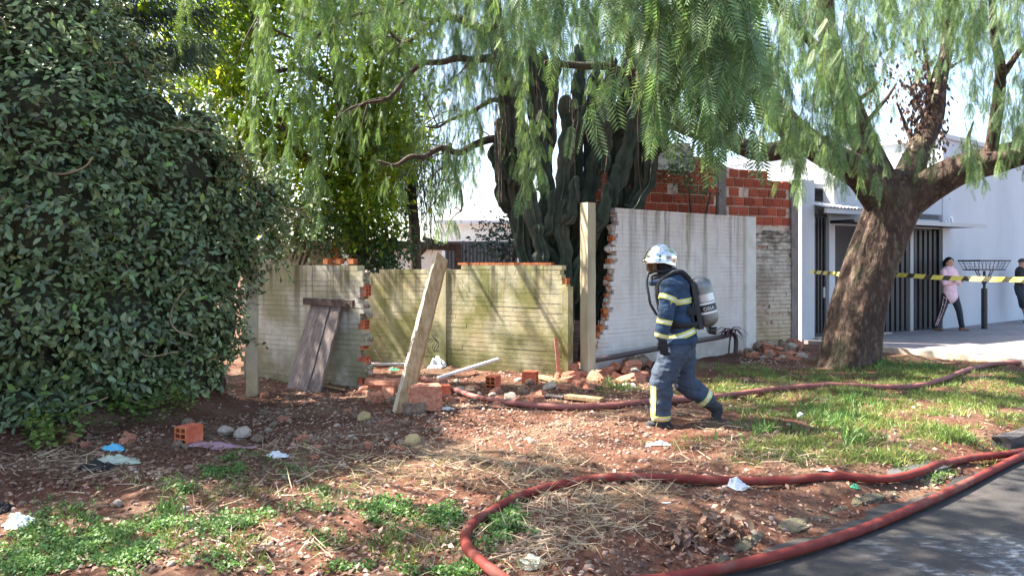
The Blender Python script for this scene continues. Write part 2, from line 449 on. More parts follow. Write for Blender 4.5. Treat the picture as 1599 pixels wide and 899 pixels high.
class MB:
    def __init__(s): s.v = []; s.f = []; s.m = []
    def add(s, V, F, mi=0):
        o = len(s.v); s.v.extend([Vector(v) for v in V]); s.f.extend([tuple(i + o for i in f) for f in F]); s.m.extend([mi] * len(F))
    def box(s, a, b, mi=0):
        x0, y0, z0 = a; x1, y1, z1 = b
        s.add([(x0, y0, z0), (x1, y0, z0), (x1, y1, z0), (x0, y1, z0), (x0, y0, z1), (x1, y0, z1), (x1, y1, z1), (x0, y1, z1)],
              [(0, 3, 2, 1), (4, 5, 6, 7), (0, 1, 5, 4), (1, 2, 6, 5), (2, 3, 7, 6), (3, 0, 4, 7)], mi)
    def obox(s, c, ax, ay, az, mi=0):
        """box about a centre with half-axis vectors"""
        c = Vector(c); q = []
        for k in (-1, 1):
            for (i, j) in ((-1, -1), (1, -1), (1, 1), (-1, 1)):
                q.append(c + ax * i + ay * j + az * k)
        s.add(q, [(0, 3, 2, 1), (4, 5, 6, 7), (0, 1, 5, 4), (1, 2, 6, 5), (2, 3, 7, 6), (3, 0, 4, 7)], mi)
    def bar(s, p, q, w, h=None, mi=0, up=None):
        p, q = Vector(p), Vector(q); h = h or w
        d = (q - p); L = d.length; d.normalize()
        up = Vector(up) if up else (Vector((0, 0, 1)) if abs(d.z) < .9 else Vector((0, 1, 0)))
        x = d.cross(up).normalized(); y = x.cross(d).normalized()
        s.obox((p + q) / 2, x * w / 2, y * h / 2, d * L / 2, mi)
    def tube(s, pts, rad, seg=8, mi=0, rf=None, cap=True):
        V, F = tube(pts, rad, seg, rf, cap); s.add(V, F, mi)
    def obj(s, name, mats, parent=None, origin=None, smooth=False):
        return mobj(name, s.v, s.f, mats, parent, origin, s.m, smooth)
    def local(s, name, mats, parent=None, loc=None, rot=None, smooth=False):
        return link(name, mesh_np(name, s.v, s.f, mats, s.m, smooth), parent, loc, rot)

def tube(pts, rad, seg=8, rf=None, cap=True):
    pts = [Vector(p) for p in pts]; n = len(pts)
    if not hasattr(rad, '__len__'): rad = [rad] * n
    V = []; F = []
    t0 = (pts[1] - pts[0]).normalized()
    ref = Vector((0, 0, 1)) if abs(t0.z) < .9 else Vector((0, 1, 0))
    x = t0.cross(ref).normalized()
    for i in range(n):
        t = (pts[min(i + 1, n - 1)] - pts[max(i - 1, 0)]).normalized()
        x = (x - t * x.dot(t)).normalized(); y = t.cross(x)
        for j in range(seg):
            a = 2 * PI * j / seg
            r = rad[i] * (rf(i / (n - 1), a, i, j) if rf else 1)
            V.append(pts[i] + x * (r * math.cos(a)) + y * (r * math.sin(a)))
    for i in range(n - 1):
        for j in range(seg):
            a = i * seg + j; b = i * seg + (j + 1) % seg
            F.append((a, b, b + seg, a + seg))
    if cap:
        F.append(tuple(range(seg - 1, -1, -1))); F.append(tuple(range((n - 1) * seg, n * seg)))
    return V, F

def spline(pts, per=10):
    pts = [Vector(p) for p in pts]; out = []
    for i in range(len(pts) - 1):
        p0 = pts[max(i - 1, 0)]; p1 = pts[i]; p2 = pts[i + 1]; p3 = pts[min(i + 2, len(pts) - 1)]
        for k in range(per):
            t = k / per
            out.append(.5 * ((2 * p1) + (p2 - p0) * t + (2 * p0 - 5 * p1 + 4 * p2 - p3) * t * t + (3 * p1 - p0 - 3 * p2 + p3) * t ** 3))
    out.append(pts[-1]); return out

def interp(vals, per=10):
    out = []
    for i in range(len(vals) - 1):
        for k in range(per): out.append(vals[i] + (vals[i + 1] - vals[i]) * k / per)
    out.append(vals[-1]); return out

def unit(a):
    return a / np.maximum(np.linalg.norm(a, axis=-1, keepdims=True), 1e-9)

def frames(axis, roll):
    """rotation matrices whose columns are right, axis, normal"""
    ref = np.tile(np.array([0, 0, 1.0]), (len(axis), 1))
    ref[np.abs(axis[:, 2]) > .97] = (0, 1, 0)
    r0 = unit(np.cross(axis, ref)); r1 = np.cross(axis, r0)
    x = r0 * np.cos(roll)[:, None] + r1 * np.sin(roll)[:, None]
    z = np.cross(x, axis)
    return np.stack([x, axis, z], axis=2)

def scatter(T, TF, pos, R, sc):
    """instances of a template as one vertex / face array"""
    n, k = len(pos), len(T)
    V = np.einsum('nij,kj->nki', R, T) * sc[:, None, None] + pos[:, None, :]
    F = TF[None, :, :] + (np.arange(n) * k)[:, None, None]
    return V.reshape(-1, 3), F.reshape(-1, TF.shape[1])

# folded pointed leaf along +Y, length 1
LEAF = np.array([(0, 0, 0), (-.24, .38, .07), (0, .45, 0), (.24, .38, .07), (-.17, .75, .03), (.17, .75, .03), (0, 1, -.06)])
LEAF_F = np.array([(0, 2, 1), (0, 3, 2), (1, 2, 4), (2, 3, 5), (2, 6, 4), (2, 5, 6)])
LEAFS = np.array([(0, 0, 0), (-.25, .45, .06), (.25, .45, .06), (0, 1, -.04)])
LEAFS_F = np.array([(0, 2, 1), (1, 2, 3)])
BLADE = np.array([(-.035, 0, 0), (.035, 0, 0), (-.025, .5, .06), (.025, .5, .06), (0, 1, .25)])
BLADE_F = np.array([(0, 1, 2), (1, 3, 2), (2, 3, 4)])
def pinnate(pairs, ll, w, single=False):
    V = []; F = []
    V += [(-.006, 0, 0), (.006, 0, 0), (0, 1, 0)]; F.append((0, 1, 2))
    for i in range(pairs):
        y = .05 + .93 * i / pairs
        l = ll * (.75 + .5 * math.sin(PI * min(1, (i + 2) / (pairs + 1)))) * .8
        for s in (-1, 1):
            b = len(V)
            dx, dy = s * math.cos(.75), math.sin(.75)
            if single:
                V += [(0, y - w * .6, 0), (0, y + w * .6, 0), (dx * l, y + dy * l, -.03)]
                F.append((b, b + 1, b + 2) if s > 0 else (b, b + 2, b + 1))
            else:
                nx, ny = -dy * w, dx * w
                V += [(0, y, 0), (dx * l * .45 + nx, y + dy * l * .45 + ny, .012), (dx * l * .45 - nx, y + dy * l * .45 - ny, .012), (dx * l, y + dy * l, -.035)]
                F += [(b, b + 1, b + 2), (b + 1, b + 3, b + 2)]
    return np.array(V), np.array(F)
PIN_N = pinnate(12, .27, .021)
PIN_F = pinnate(9, .27, .042, True)

#@@STRUCTURE
# ------------------------------------------------------------------ ground
def axis_lines(lo, hi, step, far):
    c = list(np.arange(lo, hi + 1e-6, step)); a = []; d = step
    x = lo
    while x > -far: d *= 1.6; x -= d; a.append(x)
    d = step; x = hi; b = []
    while x < far: d *= 1.6; x += d; b.append(x)
    return np.array(a[::-1] + c + b)
gx = axis_lines(-8, 10, .05, 600); gy = axis_lines(2.4, 15, .05, 600)
XX, YY = np.meshgrid(gx, gy)
ZZ = gh(XX, YY)
nx, ny = len(gx), len(gy)
idx = np.arange(nx * ny).reshape(ny, nx)
GF = np.stack([idx[:-1, :-1], idx[:-1, 1:], idx[1:, 1:], idx[1:, :-1]], -1).reshape(-1, 4)
ground = link('ground', mesh_np('ground', np.stack([XX, YY, ZZ], -1).reshape(-1, 3), GF, 'dirt', smooth=True))
set_props(ground, kind='structure')

def quad_strip(a0, a1, s0, s1, z, na, ns, jag=0):
    V = []; F = []
    for i in range(na + 1):
        for j in range(ns + 1):
            a = a0 + (a1 - a0) * i / na; s = s0 + (s1 - s0) * j / ns
            if j == 0 and jag: s += jag * (math.sin(5 * a) + .6 * math.sin(11 * a + 1) + .5 * math.sin(23 * a))
            p = K + U * a + N * s
            V.append((p.x, p.y, z + .006 * math.sin(3 * a + 2 * s)))
    for i in range(na):
        for j in range(ns):
            q = i * (ns + 1) + j
            F.append((q, q + ns + 1, q + ns + 2, q + 1))
    return V, F
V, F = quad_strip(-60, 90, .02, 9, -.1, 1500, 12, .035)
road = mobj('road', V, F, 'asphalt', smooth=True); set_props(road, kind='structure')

# driveway in front of the house
dw = MB()
pa = [K + U * 9.25 + N * -.4, K + U * 30 + N * -.4, K + U * 30 + N * -7.5, K + U * 9.25 + N * -7.5]
dw.add([(p.x, p.y, .075) for p in pa] + [(p.x, p.y, -.2) for p in pa], [(0, 1, 2, 3), (0, 4, 5, 1), (1, 5, 6, 2), (2, 6, 7, 3), (3, 7, 4, 0)])
drive = dw.obj('driveway', 'paving'); set_props(drive, kind='structure')
e = MB()
p0 = K + U * 9.17 + N * -.4; p1 = K + U * 9.17 + N * -5.3
e.bar(Vector((p0.x, p0.y, .02)), Vector((p1.x, p1.y, .02)), .12, .16)
ed = e.obj('driveway_kerb', 'concrete_edge'); set_props(ed, kind='structure')
#@@WALLS
# ------------------------------------------------------------------ masonry
def hollow_brick(L, H, W, nh=2, nv=3):
    """raw hollow brick, holes open at both ends; x length, y width, z height; origin at the bottom centre"""
    m = MB()
    ys = [-W / 2]; zs = [0]
    tw = .014
    cw = (W - tw * (nh + 1)) / nh; ch = (H - tw * (nv + 1)) / nv
    for i in range(nh): ys += [ys[-1] + tw, ys[-1] + tw + cw]
    ys.append(W / 2)
    for i in range(nv): zs += [zs[-1] + tw, zs[-1] + tw + ch]
    zs.append(H)
    for sx in (-1, 1):
        x = sx * L / 2; xi = x - sx * .07
        for i in range(len(ys) - 1):
            for j in range(len(zs) - 1):
                q = [(x, ys[i], zs[j]), (x, ys[i + 1], zs[j]), (x, ys[i + 1], zs[j + 1]), (x, ys[i], zs[j + 1])]
                if i % 2 and j % 2:
                    r = [(xi, a[1], a[2]) for a in q]
                    m.add(q + r, [(0, 1, 5, 4), (1, 2, 6, 5), (2, 3, 7, 6), (3, 0, 4, 7), (4, 5, 6, 7)])
                else: m.add(q, [(0, 1, 2, 3)])
    h = L / 2; w = W / 2
    m.add([(-h, -w, 0), (h, -w, 0), (h, w, 0), (-h, w, 0), (-h, -w, H), (h, -w, H), (h, w, H), (-h, w, H)],
          [(0, 1, 5, 4), (2, 3, 7, 6), (4, 5, 6, 7), (0, 3, 2, 1)])
    return m

def ridged_brick(L, H, W):
    prof = []
    n = 7
    for i in range(n):
        z = H * i / (n - 1)
        prof.append(((0 if i % 2 == 0 else .005), z))
    prof += [(W, H), (W, 0)]
    k = len(prof); m = MB()
    V = [(-L / 2, y, z) for y, z in prof] + [(L / 2, y, z) for y, z in prof]
    F = [(i, i + k, (i + 1) % k + k, (i + 1) % k) for i in range(k)] + [tuple(range(k)), tuple(range(2 * k - 1, k - 1, -1))]
    m.add(V, F); return m

def wall_root(name, p0, p1, label, cat='wall'):
    d = Vector(p1) - Vector(p0)
    r = thing(name, Vector((p0[0], p0[1], 0)), label, cat, rotz=math.atan2(d.y, d.x))
    return r, d.length

def courses(root, L, top, left, right, ch, bl, thick, mname, skip=None, joint=.008, z0=-.12, core='mortar_dark', jit=.0009, fill=.3):
    """whitewashed bricks in courses, each brick its own box, on a recessed mortar core"""
    m = MB(); c = MB(); z = z0; r = 0
    while True:
        zc = z + ch / 2
        tops = top(L / 2)
        if z > 5: break
        l0, l1 = left(zc), right(zc)
        x = -(bl * .5 if r % 2 else 0) - random.random() * .06
        any_ = False
        cx0 = None
        while x < L:
            w = bl * random.uniform(.55, 1.9)
            if x + w > l1 - .12 and x < l1: w = l1 - x + .001
            a, b = max(x, l0), min(x + w, l1)
            if b - a > .004 and zc < top((a + b) / 2) and not (skip and skip((a + b) / 2, zc)):
                jy = random.gauss(0, jit); jt = .0006 if random.random() < fill else joint * random.uniform(.3, 1.4)
                g = .0004
                m.box((a + g, jy, z + jt / 2), (b - g, thick - jy, z + ch - jt / 2)); any_ = True
                if cx0 is None: cx0 = a
                cx1 = b
            x += w
        if any_: c.box((cx0 + .012, .009, z - .001), (cx1 - .012, thick - .009, z + ch + .001))
        elif z > 1: break
        z += ch; r += 1
    o = m.local('whitewashed_bricks', mname, root); o['kind'] = 'stuff'
    c.local('mortar', core, root)
    return z

hb_big = hollow_brick(.24, .17, .13).local; 
HB = mesh_np('hollow_brick', hollow_brick(.22, .165, .125).v, hollow_brick(.22, .165, .125).f, 'raw_brick')
HBS = mesh_np('hollow_brick_small', hollow_brick(.10, .085, .10, 2, 2).v, hollow_brick(.10, .085, .10, 2, 2).f, 'raw_brick')

def raw(root, x, y, z, mesh=None, rz=0, ry=0, sc=1):
    o = link('brick', mesh or HB, root, (x, y, z), (0, ry, rz)); o.scale = (sc, sc, sc); return o

# wall stub with the leaning wooden panel
A0, A1 = Vector((-3.75, 10.43, 0)), Vector((-1.83, 9.36, 0))
ra, La = wall_root('whitewashed_wall', A0, A1, 'short whitewashed brick wall streaked black, broken end, wooden panel leaning on it')
ragA = lambda z: La - .03 - .05 * (math.sin(z * 19) * .5 + .5) - (.09 if (int((z + .2) / .19) % 2) else 0) - max(0, z - 1.42) * .35
courses(ra, La, lambda l: 1.60 + .03 * math.sin(l * 4) - .10 * (l > La - .42) * 0, lambda z: -.1, ragA, .068, .5, .14, 'whitewash_a', joint=.006)
for i, z in enumerate((.02, .28, .5, .78, .98, 1.2)):
    raw(ra, La - .165 + (.035 if i % 2 else -.01) + random.uniform(-.02, .02), .07, z + random.uniform(-.02, .02), rz=random.uniform(-.05, .05), mesh=HB, sc=random.uniform(.72, .9))
for i in range(3): raw(ra, La - .3 - i * .22, .07, 1.60, HBS, sc=.8)

# mossy wall across the yard
B0, B1 = Vector((-3.4, 12.78, 0)), Vector((.80, 10.42, 0))
rb, Lb = wall_root('mossy_wall', B0, B1, 'long low whitewashed brick wall covered in green moss across the yard')
courses(rb, Lb, lambda l: 1.52 + .02 * math.sin(l * 3) + (.06 if l > Lb * .62 else 0) - (.1 if l < 1.5 else 0) - (.06 if l > Lb - .16 else 0),
        lambda z: 0, lambda z: Lb - .02 - (.10 if z > 1.3 else 0) - .02 * math.sin(z * 31), .068, .5, .14, 'whitewash_b', joint=.0065)
x = Lb * .63
while x < Lb - .3:
    raw(rb, x, .07, 1.585, HBS, sc=1.0, rz=random.uniform(-.04, .04)).scale = (1.9, 1.2, .42); x += .2
for z in (1.30,): raw(rb, Lb - .1, .07, z, HBS, sc=1.15)
pl = MB()
for i, l in enumerate((1.55, Lb - .62)):
    pass
pr = MB(); pr.box((Lb - .10, -.018, -.1), (Lb - .005, .155, 1.28)); pr.local('end_pilaster', 'whitewash_b', rb)
pr = MB(); pr.box((Lb * .535, -.02, -.1), (Lb * .535 + .16, .1, 1.53)); pr.local('pilaster', 'whitewash_b', rb)

# white wall beside the house
D0, D1 = Vector((1.10, 10.93, 0)), Vector((4.45, 13.62, 0))
rd, Ld = wall_root('white_wall', D0, D1, 'tall white painted brick wall with broken left edge behind the firefighter')
def leftD(z):
    pts = [(-.2, .10), (.15, .13), (.42, .22), (.62, .40), (.82, .50), (1.2, .55), (1.6, .58), (2.0, .64), (2.6, .68)]
    for (a, b), (c, d_) in zip(pts, pts[1:]):
        if a <= z <= c: return b + (d_ - b) * (z - a) / (c - a) + .035 * math.sin(z * 23) + .03 * math.sin(z * 51)
    return .6
courses(rd, Ld, lambda l: 2.43, leftD, lambda z: Ld - .30, .066, .30, .15, 'whitewash_d', joint=.0045, jit=.0008, fill=.5)
cp = MB(); cp.box((.60, -.012, 2.425), (Ld - .30, .162, 2.455)); cp.local('coping', 'whitewash_d', rd)
pp = MB(); pp.box((Ld - .30, -.05, -.1), (Ld, .19, 2.46)); pp.local('pilaster', 'pale_concrete', rd)
for z in np.arange(.25, 2.35, .085):
    if random.random() < .8: raw(rd, leftD(z) + random.uniform(-.035, .03), .075, z, HBS, rz=random.uniform(-.3, .3), ry=random.uniform(-.25, .25), sc=random.uniform(.55, 1.0))

def ragged(root, edge, z0, z1, n, yc, m_, s0, s1, sgn):
    b = bmesh.new(); bmesh.ops.create_icosphere(b, subdivisions=2, radius=.5)
    for v in b.verts: v.co *= 1 + .5 * noise.noise(v.co * 3.1)
    me = mesh_np('mortar_lump', [v.co.copy() for v in b.verts], [tuple(v.index for v in f.verts) for f in b.faces], m_); b.free()
    for _ in range(n):
        z = random.uniform(z0, z1); s_ = random.uniform(s0, s1)
        o = link('mortar_lump', me, root, (edge(z) + sgn * random.uniform(-.02, .03), yc + random.uniform(-.035, .035), z), (random.uniform(0, 6), random.uniform(0, 6), random.uniform(0, 6)))
        o.scale = (s_, s_ * .9, s_ * random.uniform(.5, 1))
ragged(rd, leftD, .1, 2.4, 60, .075, 'mortar_pale', .05, .13, -1)
ragged(rd, leftD, .1, 2.4, 40, .075, 'whitewash_d', .05, .12, -.3)
ragged(ra, ragA, .0, 1.5, 40, .07, 'whitewash_a', .05, .13, .3)
ragged(ra, ragA, .0, 1.5, 26, .07, 'mortar_pale', .04, .10, .6)
# concrete posts
def post(base, h, w, rot, label, m1, m2, lean=0):
    m = MB(); z0 = -.25; n = 10
    for i in range(n + 1):
        z = z0 + (h - z0) * i / n; s = w / 2 * (1 + .02 * math.sin(i * 2.3)) 
        c, sn = math.cos(rot), math.sin(rot)
        for (a, b) in ((-1, -1), (1, -1), (1, 1), (-1, 1)):
            m.v.append(Vector((base.x + s * (a * c - b * sn) + lean * z, base.y + s * (a * sn + b * c), z)))
    for i in range(n):
        for j in range(4):
            q = i * 4 + j; r_ = i * 4 + (j + 1) % 4
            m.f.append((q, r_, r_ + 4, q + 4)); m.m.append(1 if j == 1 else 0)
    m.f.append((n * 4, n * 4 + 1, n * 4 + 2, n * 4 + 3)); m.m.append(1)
    o = m.obj('concrete_post', [m1, m2], origin=Vector((base.x, base.y, 0)))
    return set_props(o, label, 'post')
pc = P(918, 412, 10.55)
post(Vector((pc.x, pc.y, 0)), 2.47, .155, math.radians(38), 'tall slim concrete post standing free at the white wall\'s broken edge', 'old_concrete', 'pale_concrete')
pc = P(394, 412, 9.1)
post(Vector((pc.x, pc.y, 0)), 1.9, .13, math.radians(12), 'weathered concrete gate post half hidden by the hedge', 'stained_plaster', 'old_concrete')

# brick house gable
E0, E1 = Vector((1.35, 12.75, 0)), Vector((5.63, 14.65, 0))
re_, Le = wall_root('brick_house_wall', E0, E1, 'red hollow brick house gable with pale sloppy mortar above the white wall', 'house wall')
gable = lambda l: 3.95 - .20 * max(0, l - 1.2) - .35 * max(0, .9 - l)
bw, bh = .235, .178
RB = [mesh_np('ridged_brick%d' % i, ridged_brick(.212 + .005 * i, .152 + .004 * i, .1).v, ridged_brick(.222, .163, .1).f, 'house_brick') for i in range(3)]
HALF = mesh_np('half_brick', ridged_brick(.108, .163, .1).v, ridged_brick(.108, .163, .1).f, 'house_brick')
z = .75; r = 0
colx = 2.85
while z < 4.0:
    x = .08 + (bw / 2 if r % 2 else 0)
    while x < Le - .17:
        hid = (x > .75 and x < 3.9 and z < 2.1) or (x < .75 and z < 1.0)
        low = x > 3.35 and z < 2.22
        if z + bh < gable(x) and not hid and not low and not abs(x - colx) < .16 and random.random() > .012:
            link('brick', random.choice(RB), re_, (x, random.uniform(-.006, .005), z), (0, random.gauss(0, .012), random.gauss(0, .012)))
        x += bw
    z += bh; r += 1
mm = MB()
N_ = 30
for i in range(N_):
    a, b = Le * i / N_, Le * (i + 1) / N_
    ya = .014
    mm.add([(a, ya, -.1), (b, ya, -.1), (b, ya, gable(b) - .16), (a, ya, gable(a) - .16), (a, .14, -.1), (b, .14, -.1), (b, .14, gable(b) - .16), (a, .14, gable(a) - .16)],
           [(0, 1, 2, 3), (5, 4, 7, 6), (3, 2, 6, 7)])
mm.local('mortar', 'mortar_pale', re_)
cc = MB(); cc.box((colx - .10, -.015, 1.9), (colx + .08, .2, 3.45)); cc.local('concrete_column', 'column_grey', re_)
cc = MB(); cc.box((Le - .16, -.04, -.1), (Le + .02, .25, 3.25)); cc.local('corner_column', 'column_grey', re_)
# lower stained plaster with worn courses
m = MB(); z = -.1
while z < 2.2:
    x = 3.25 + random.random() * .1
    while x < Le - .165:
        w = random.uniform(.18, .42); b = min(x + w, Le - .163)
        if random.random() > .10: m.box((x, -.018 - random.random() * .012, z + .004), (b - .004, .05, z + .074 - random.random() * .006))
        x += w
    z += .076
o = m.local('plastered_bricks', 'stained_plaster', re_); o['kind'] = 'stuff'
# stump of plastered wall and broken roof ledge on top of the gable
m = MB()
for (x0, x1, z0, z1, y0) in ((1.0, 2.1, 3.28, 3.72, -.10), (1.05, 1.5, 3.7, 3.84, -.06), (1.75, 2.05, 3.69, 3.80, -.08)):
    m.box((x0, y0, z0), (x1, .12, z1))
m.local('plaster_ledge', 'stained_plaster', re_)
#@@HOUSE
# ------------------------------------------------------------------ white house on the right
H0 = Vector((5.86, 14.88, 0)); H1 = Vector((10.15, 17.42, 0)); H2 = H1 + Vector((.8, .6, 0)) * 16
hd = (H1 - H0); HL = hd.length; hang = math.atan2(hd.y, hd.x)
hs = thing('white_house', H0, 'white rendered house with black barred gates and slim canopy at right', 'house', rotz=hang)
def hx(px):  # distance along the front under a given image column
    k = (px - CX) / FPX
    t = (H0.y * k - H0.x) / (hd.x / HL - k * hd.y / HL)
    return t
def hz(px, py):
    t = hx(px); Y = H0.y + hd.y / HL * t
    return CZ + (HY - py) / FPX * Y
x_p0, x_p1 = hx(1252), hx(1272)
m = MB()
m.box((x_p0, 0, -.1), (x_p1, .35, 3.3)); m.local('pillar', 'house_white', hs)
xa, xb = hx(1272), hx(1297)
x_j0, x_j1 = hx(1297), hx(1306)
m = MB(); m.box((x_j0, .03, -.1), (x_j1, .3, 2.75)); m.local('jamb', 'house_white', hs)
# bars of the small gate
for i in range(5):
    x = xa + (xb - xa) * (i + .5) / 5
    m = MB(); m.box((x - .022, .10, .12), (x + .022, .14, 2.62)); m.local('gate_bar', 'black_steel', hs)
for z_ in (.10, 2.56):
    m = MB(); m.box((xa, .09, z_), (xb, .15, z_ + .07)); m.local('gate_rail', 'black_steel', hs)
m = MB(); m.box((xb - .11, .085, .9), (xb - .05, .16, 1.12)); m.local('gate_lock', 'grey_steel', hs)
# little roof over the gate
m = MB()
x0, x1 = x_p1 - .02, hx(1345)
n = 14
for i in range(n):
    a = x0 + (x1 - x0) * i / n; b = x0 + (x1 - x0) * (i + 1) / n; c = (a + b) / 2
    for (q, w_, dz) in ((a, c, 0), (c, b, 1)):
        z0_, z1_ = (.0, .03) if dz == 0 else (.03, .0)
        m.add([(q, -.35, 2.73 + z0_), (w_, -.35, 2.73 + z1_), (w_, 1.2, 3.05 + z1_), (q, 1.2, 3.05 + z0_),
               (q, -.35, 2.72 + z0_), (w_, -.35, 2.72 + z1_), (w_, 1.2, 3.04 + z1_), (q, 1.2, 3.04 + z0_)],
              [(0, 1, 2, 3), (7, 6, 5, 4), (0, 4, 5, 1)])
m.local('gate_roof', 'roof_sheet', hs)
m = MB(); m.box((x0, -.30, 2.62), (x1, -.24, 2.72)); m.local('fascia', 'house_white', hs)
# open doorway: dark hall with floor and back wall
xd0, xd1 = x_j1, hx(1387)
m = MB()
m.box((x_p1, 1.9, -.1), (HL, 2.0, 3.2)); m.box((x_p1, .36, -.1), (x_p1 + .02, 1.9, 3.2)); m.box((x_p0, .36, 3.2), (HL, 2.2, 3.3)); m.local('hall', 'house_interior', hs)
m = MB(); m.box((xd0 - .05, .02, 2.42), (HL, .28, 3.4)); m.local('lintel', 'house_white', hs)
m = MB(); m.box((x_p1, -.1, .0), (xd1, .6, .10)); m.local('threshold', 'concrete_edge', hs)
# slatted black gate
xg0, xg1, xg2, xg3 = hx(1386), hx(1425), hx(1430), hx(1468)
def slat_gate(a, b):
    for z_ in (.08, 2.31):
        r_ = MB(); r_.box((a, .10, z_), (b, .15, z_ + .08)); r_.local('gate_rail', 'black_steel', hs)
    n = max(3, int((b - a) / .17))
    for i in range(n):
        x = a + (b - a) * (i + .5) / n
        q = MB(); q.box((x - .055, .06, .10), (x + .055, .12, 2.38)); q.local('gate_slat', 'black_steel', hs)
slat_gate(xg0, xg1); slat_gate(xg2, xg3)
m = MB(); m.box((xg1, .05, -.05), (xg2, .2, 2.42)); m.local('gate_post', 'grey_steel', hs)
m = MB(); m.box((xg3, .02, -.05), (xg3 + .10, .2, 2.75)); m.box((hx(1436), .02, 2.62), (xg3, .2, 2.75)); m.local('gate_frame', 'black_steel', hs)
# canopy
m = MB(); xc0, xc1 = hx(1298), hx(1486)
m.box((xc0, -.75, 2.44), (xc1, .05, 2.50)); m.local('canopy', 'black_steel', hs)
m = MB(); m.box((xc0, -.78, 2.42), (xc1, -.752, 2.505)); m.local('canopy_edge', 'grey_steel', hs)
# side wall towards the right
m = MB()
d2 = (H2 - H1)
loc = Matrix.Rotation(-hang, 3, 'Z')
a_ = loc @ (H1 - H0); b_ = loc @ (H2 - H0)
dd = (b_ - a_).normalized(); nn = Vector((-dd.y, dd.x, 0))
q = [a_, b_, b_ + nn * 6, a_ + nn * 6]
m.add([(v.x, v.y, -.1) for v in q] + [(v.x, v.y, 4.55) for v in q], [(0, 1, 5, 4), (1, 2, 6, 5), (2, 3, 7, 6), (3, 0, 4, 7), (4, 5, 6, 7)])
m.local('long_wall', 'house_white', hs)
m = MB()
q2 = [a_ - dd * .1 - nn * .06, b_ + dd * .1 - nn * .06, b_ + nn * 6.05, a_ - dd * .1 + nn * 6.05]
m.add([(v.x, v.y, 4.552) for v in q2] + [(v.x, v.y, 4.66) for v in q2], [(0, 1, 5, 4), (1, 2, 6, 5), (2, 3, 7, 6), (3, 0, 4, 7), (4, 5, 6, 7), (3, 2, 1, 0)])
m.local('roof_cap', 'roof_sheet', hs)
m = MB(); m.box((x_p0 + .01, 2.2, -.1), (HL - .2, 6.5, 2.95)); m.local('rear_block', 'house_white', hs)
# house number
fc = bpy.data.curves.new('number', 'FONT'); fc.body = '113'; fc.size = .28; fc.extrude = .012
fo = bpy.data.objects.new('number_tmp', fc); COL.objects.link(fo)
dg = bpy.context.evaluated_depsgraph_get()
nme = bpy.data.meshes.new_from_object(fo.evaluated_get(dg)); bpy.data.objects.remove(fo)
nme.materials.clear(); nme.materials.append(MATS['number_white'])
no = link('house_number', nme, hs, (a_ + dd * .12 - nn * .02) + Vector((0, 0, 2.42)), (PI / 2, -.35, math.atan2(dd.y, dd.x)))

# ------------------------------------------------------------------ buildings beyond the yard
sh = thing('shed', Vector((-2.5, 17.2, 0)), 'grey sheet metal shed with sagging timber roof beams behind the mossy wall', 'shed')
m = MB(); n = 40
xa_, xb_ = P(695, 412, 17).x, P(808, 412, 17).x
for i in range(n):
    a = xa_ + (xb_ - xa_) * i / n; b = xa_ + (xb_ - xa_) * (i + 1) / n; yy = 17 + (.03 if i % 2 else 0)
    m.add([(a, yy, -.1), (b, yy, -.1), (b, yy, 2.12), (a, yy, 2.12), (a, yy + .03, -.1), (b, yy + .03, -.1), (b, yy + .03, 2.12), (a, yy + .03, 2.12)],
          [(0, 1, 2, 3), (5, 4, 7, 6), (3, 2, 6, 7), (0, 3, 7, 4), (1, 5, 6, 2)])
flat('sheet_metal', (.17, .19, .23), .6, metal=.2, bump=.1)
m.obj('sheet_wall', 'sheet_metal', sh)
for (a, b, w) in (((600, 381, 16.4), (720, 386, 16.4), .17), ((640, 412, 16.5), (672, 378, 16.5), .12), ((660, 372, 16.3), (700, 384, 16.3), .09),
                  ((668, 386, 16.6), (668, 372, 16.6), .1), ((524, 378, 16.6), (605, 383, 16.6), .22), ((528, 700, 16.8), (528, 378, 16.8), .12), ((716, 640, 16.3), (716, 384, 16.3), .12)):
    q = MB(); pa_, pb_ = P(*a), P(*b)
    pa_.z = max(pa_.z, -.1)
    q.bar(pa_, pb_, w, w); q.obj('beam', 'dark_wood', sh)
nb = thing('neighbour_house', P(760, 412, 26) - Vector((0, 0, CZ)), 'pale plastered neighbour building far beyond the mossy wall', 'building')
m = MB(); xa_, xb_ = P(688, 412, 26).x, P(905, 412, 26).x
m.box((xa_, 26, -.1), (xb_, 34, 3.1)); m.obj('wall', 'pale_concrete', nb)
m = MB(); m.add([(xa_ - .2, 25.7, 3.0), (xb_ + .2, 25.7, 3.0), (xb_ + .2, 34.2, 4.1), (xa_ - .2, 34.2, 4.1), (xa_ - .2, 25.7, 3.12), (xb_ + .2, 25.7, 3.12), (xb_ + .2, 34.2, 4.22), (xa_ - .2, 34.2, 4.22)],
                [(0, 3, 2, 1), (4, 5, 6, 7), (0, 1, 5, 4), (1, 2, 6, 5), (2, 3, 7, 6), (3, 0, 4, 7)]); m.obj('roof', 'roof_sheet', nb)
ws = thing('white_outbuilding', P(560, 412, 22) - Vector((0, 0, CZ)), 'low white outbuilding glimpsed left between shrubs beyond the yard', 'building')
m = MB(); m.box((P(380, 412, 22).x, 22, -.1), (P(690, 412, 22).x, 25, 2.05)); m.obj('wall', 'pale_concrete', ws)
m = MB(); m.box((P(378, 412, 22).x, 21.8, 2.052), (P(692, 412, 22).x, 25.2, 2.16)); m.obj('roof', 'roof_sheet', ws)
wf = thing('wall_fragment', P(503, 412, 13.5) - Vector((0, 0, CZ)), 'yellowish broken wall fragment with red brick edge behind the short wall', 'wall')
m = MB(); x0, x1 = P(440, 412, 13.5).x, P(518, 412, 13.5).x
m.box((x0, 13.5, -.1), (x1, 13.62, 2.02)); m.obj('render', 'old_concrete', wf)
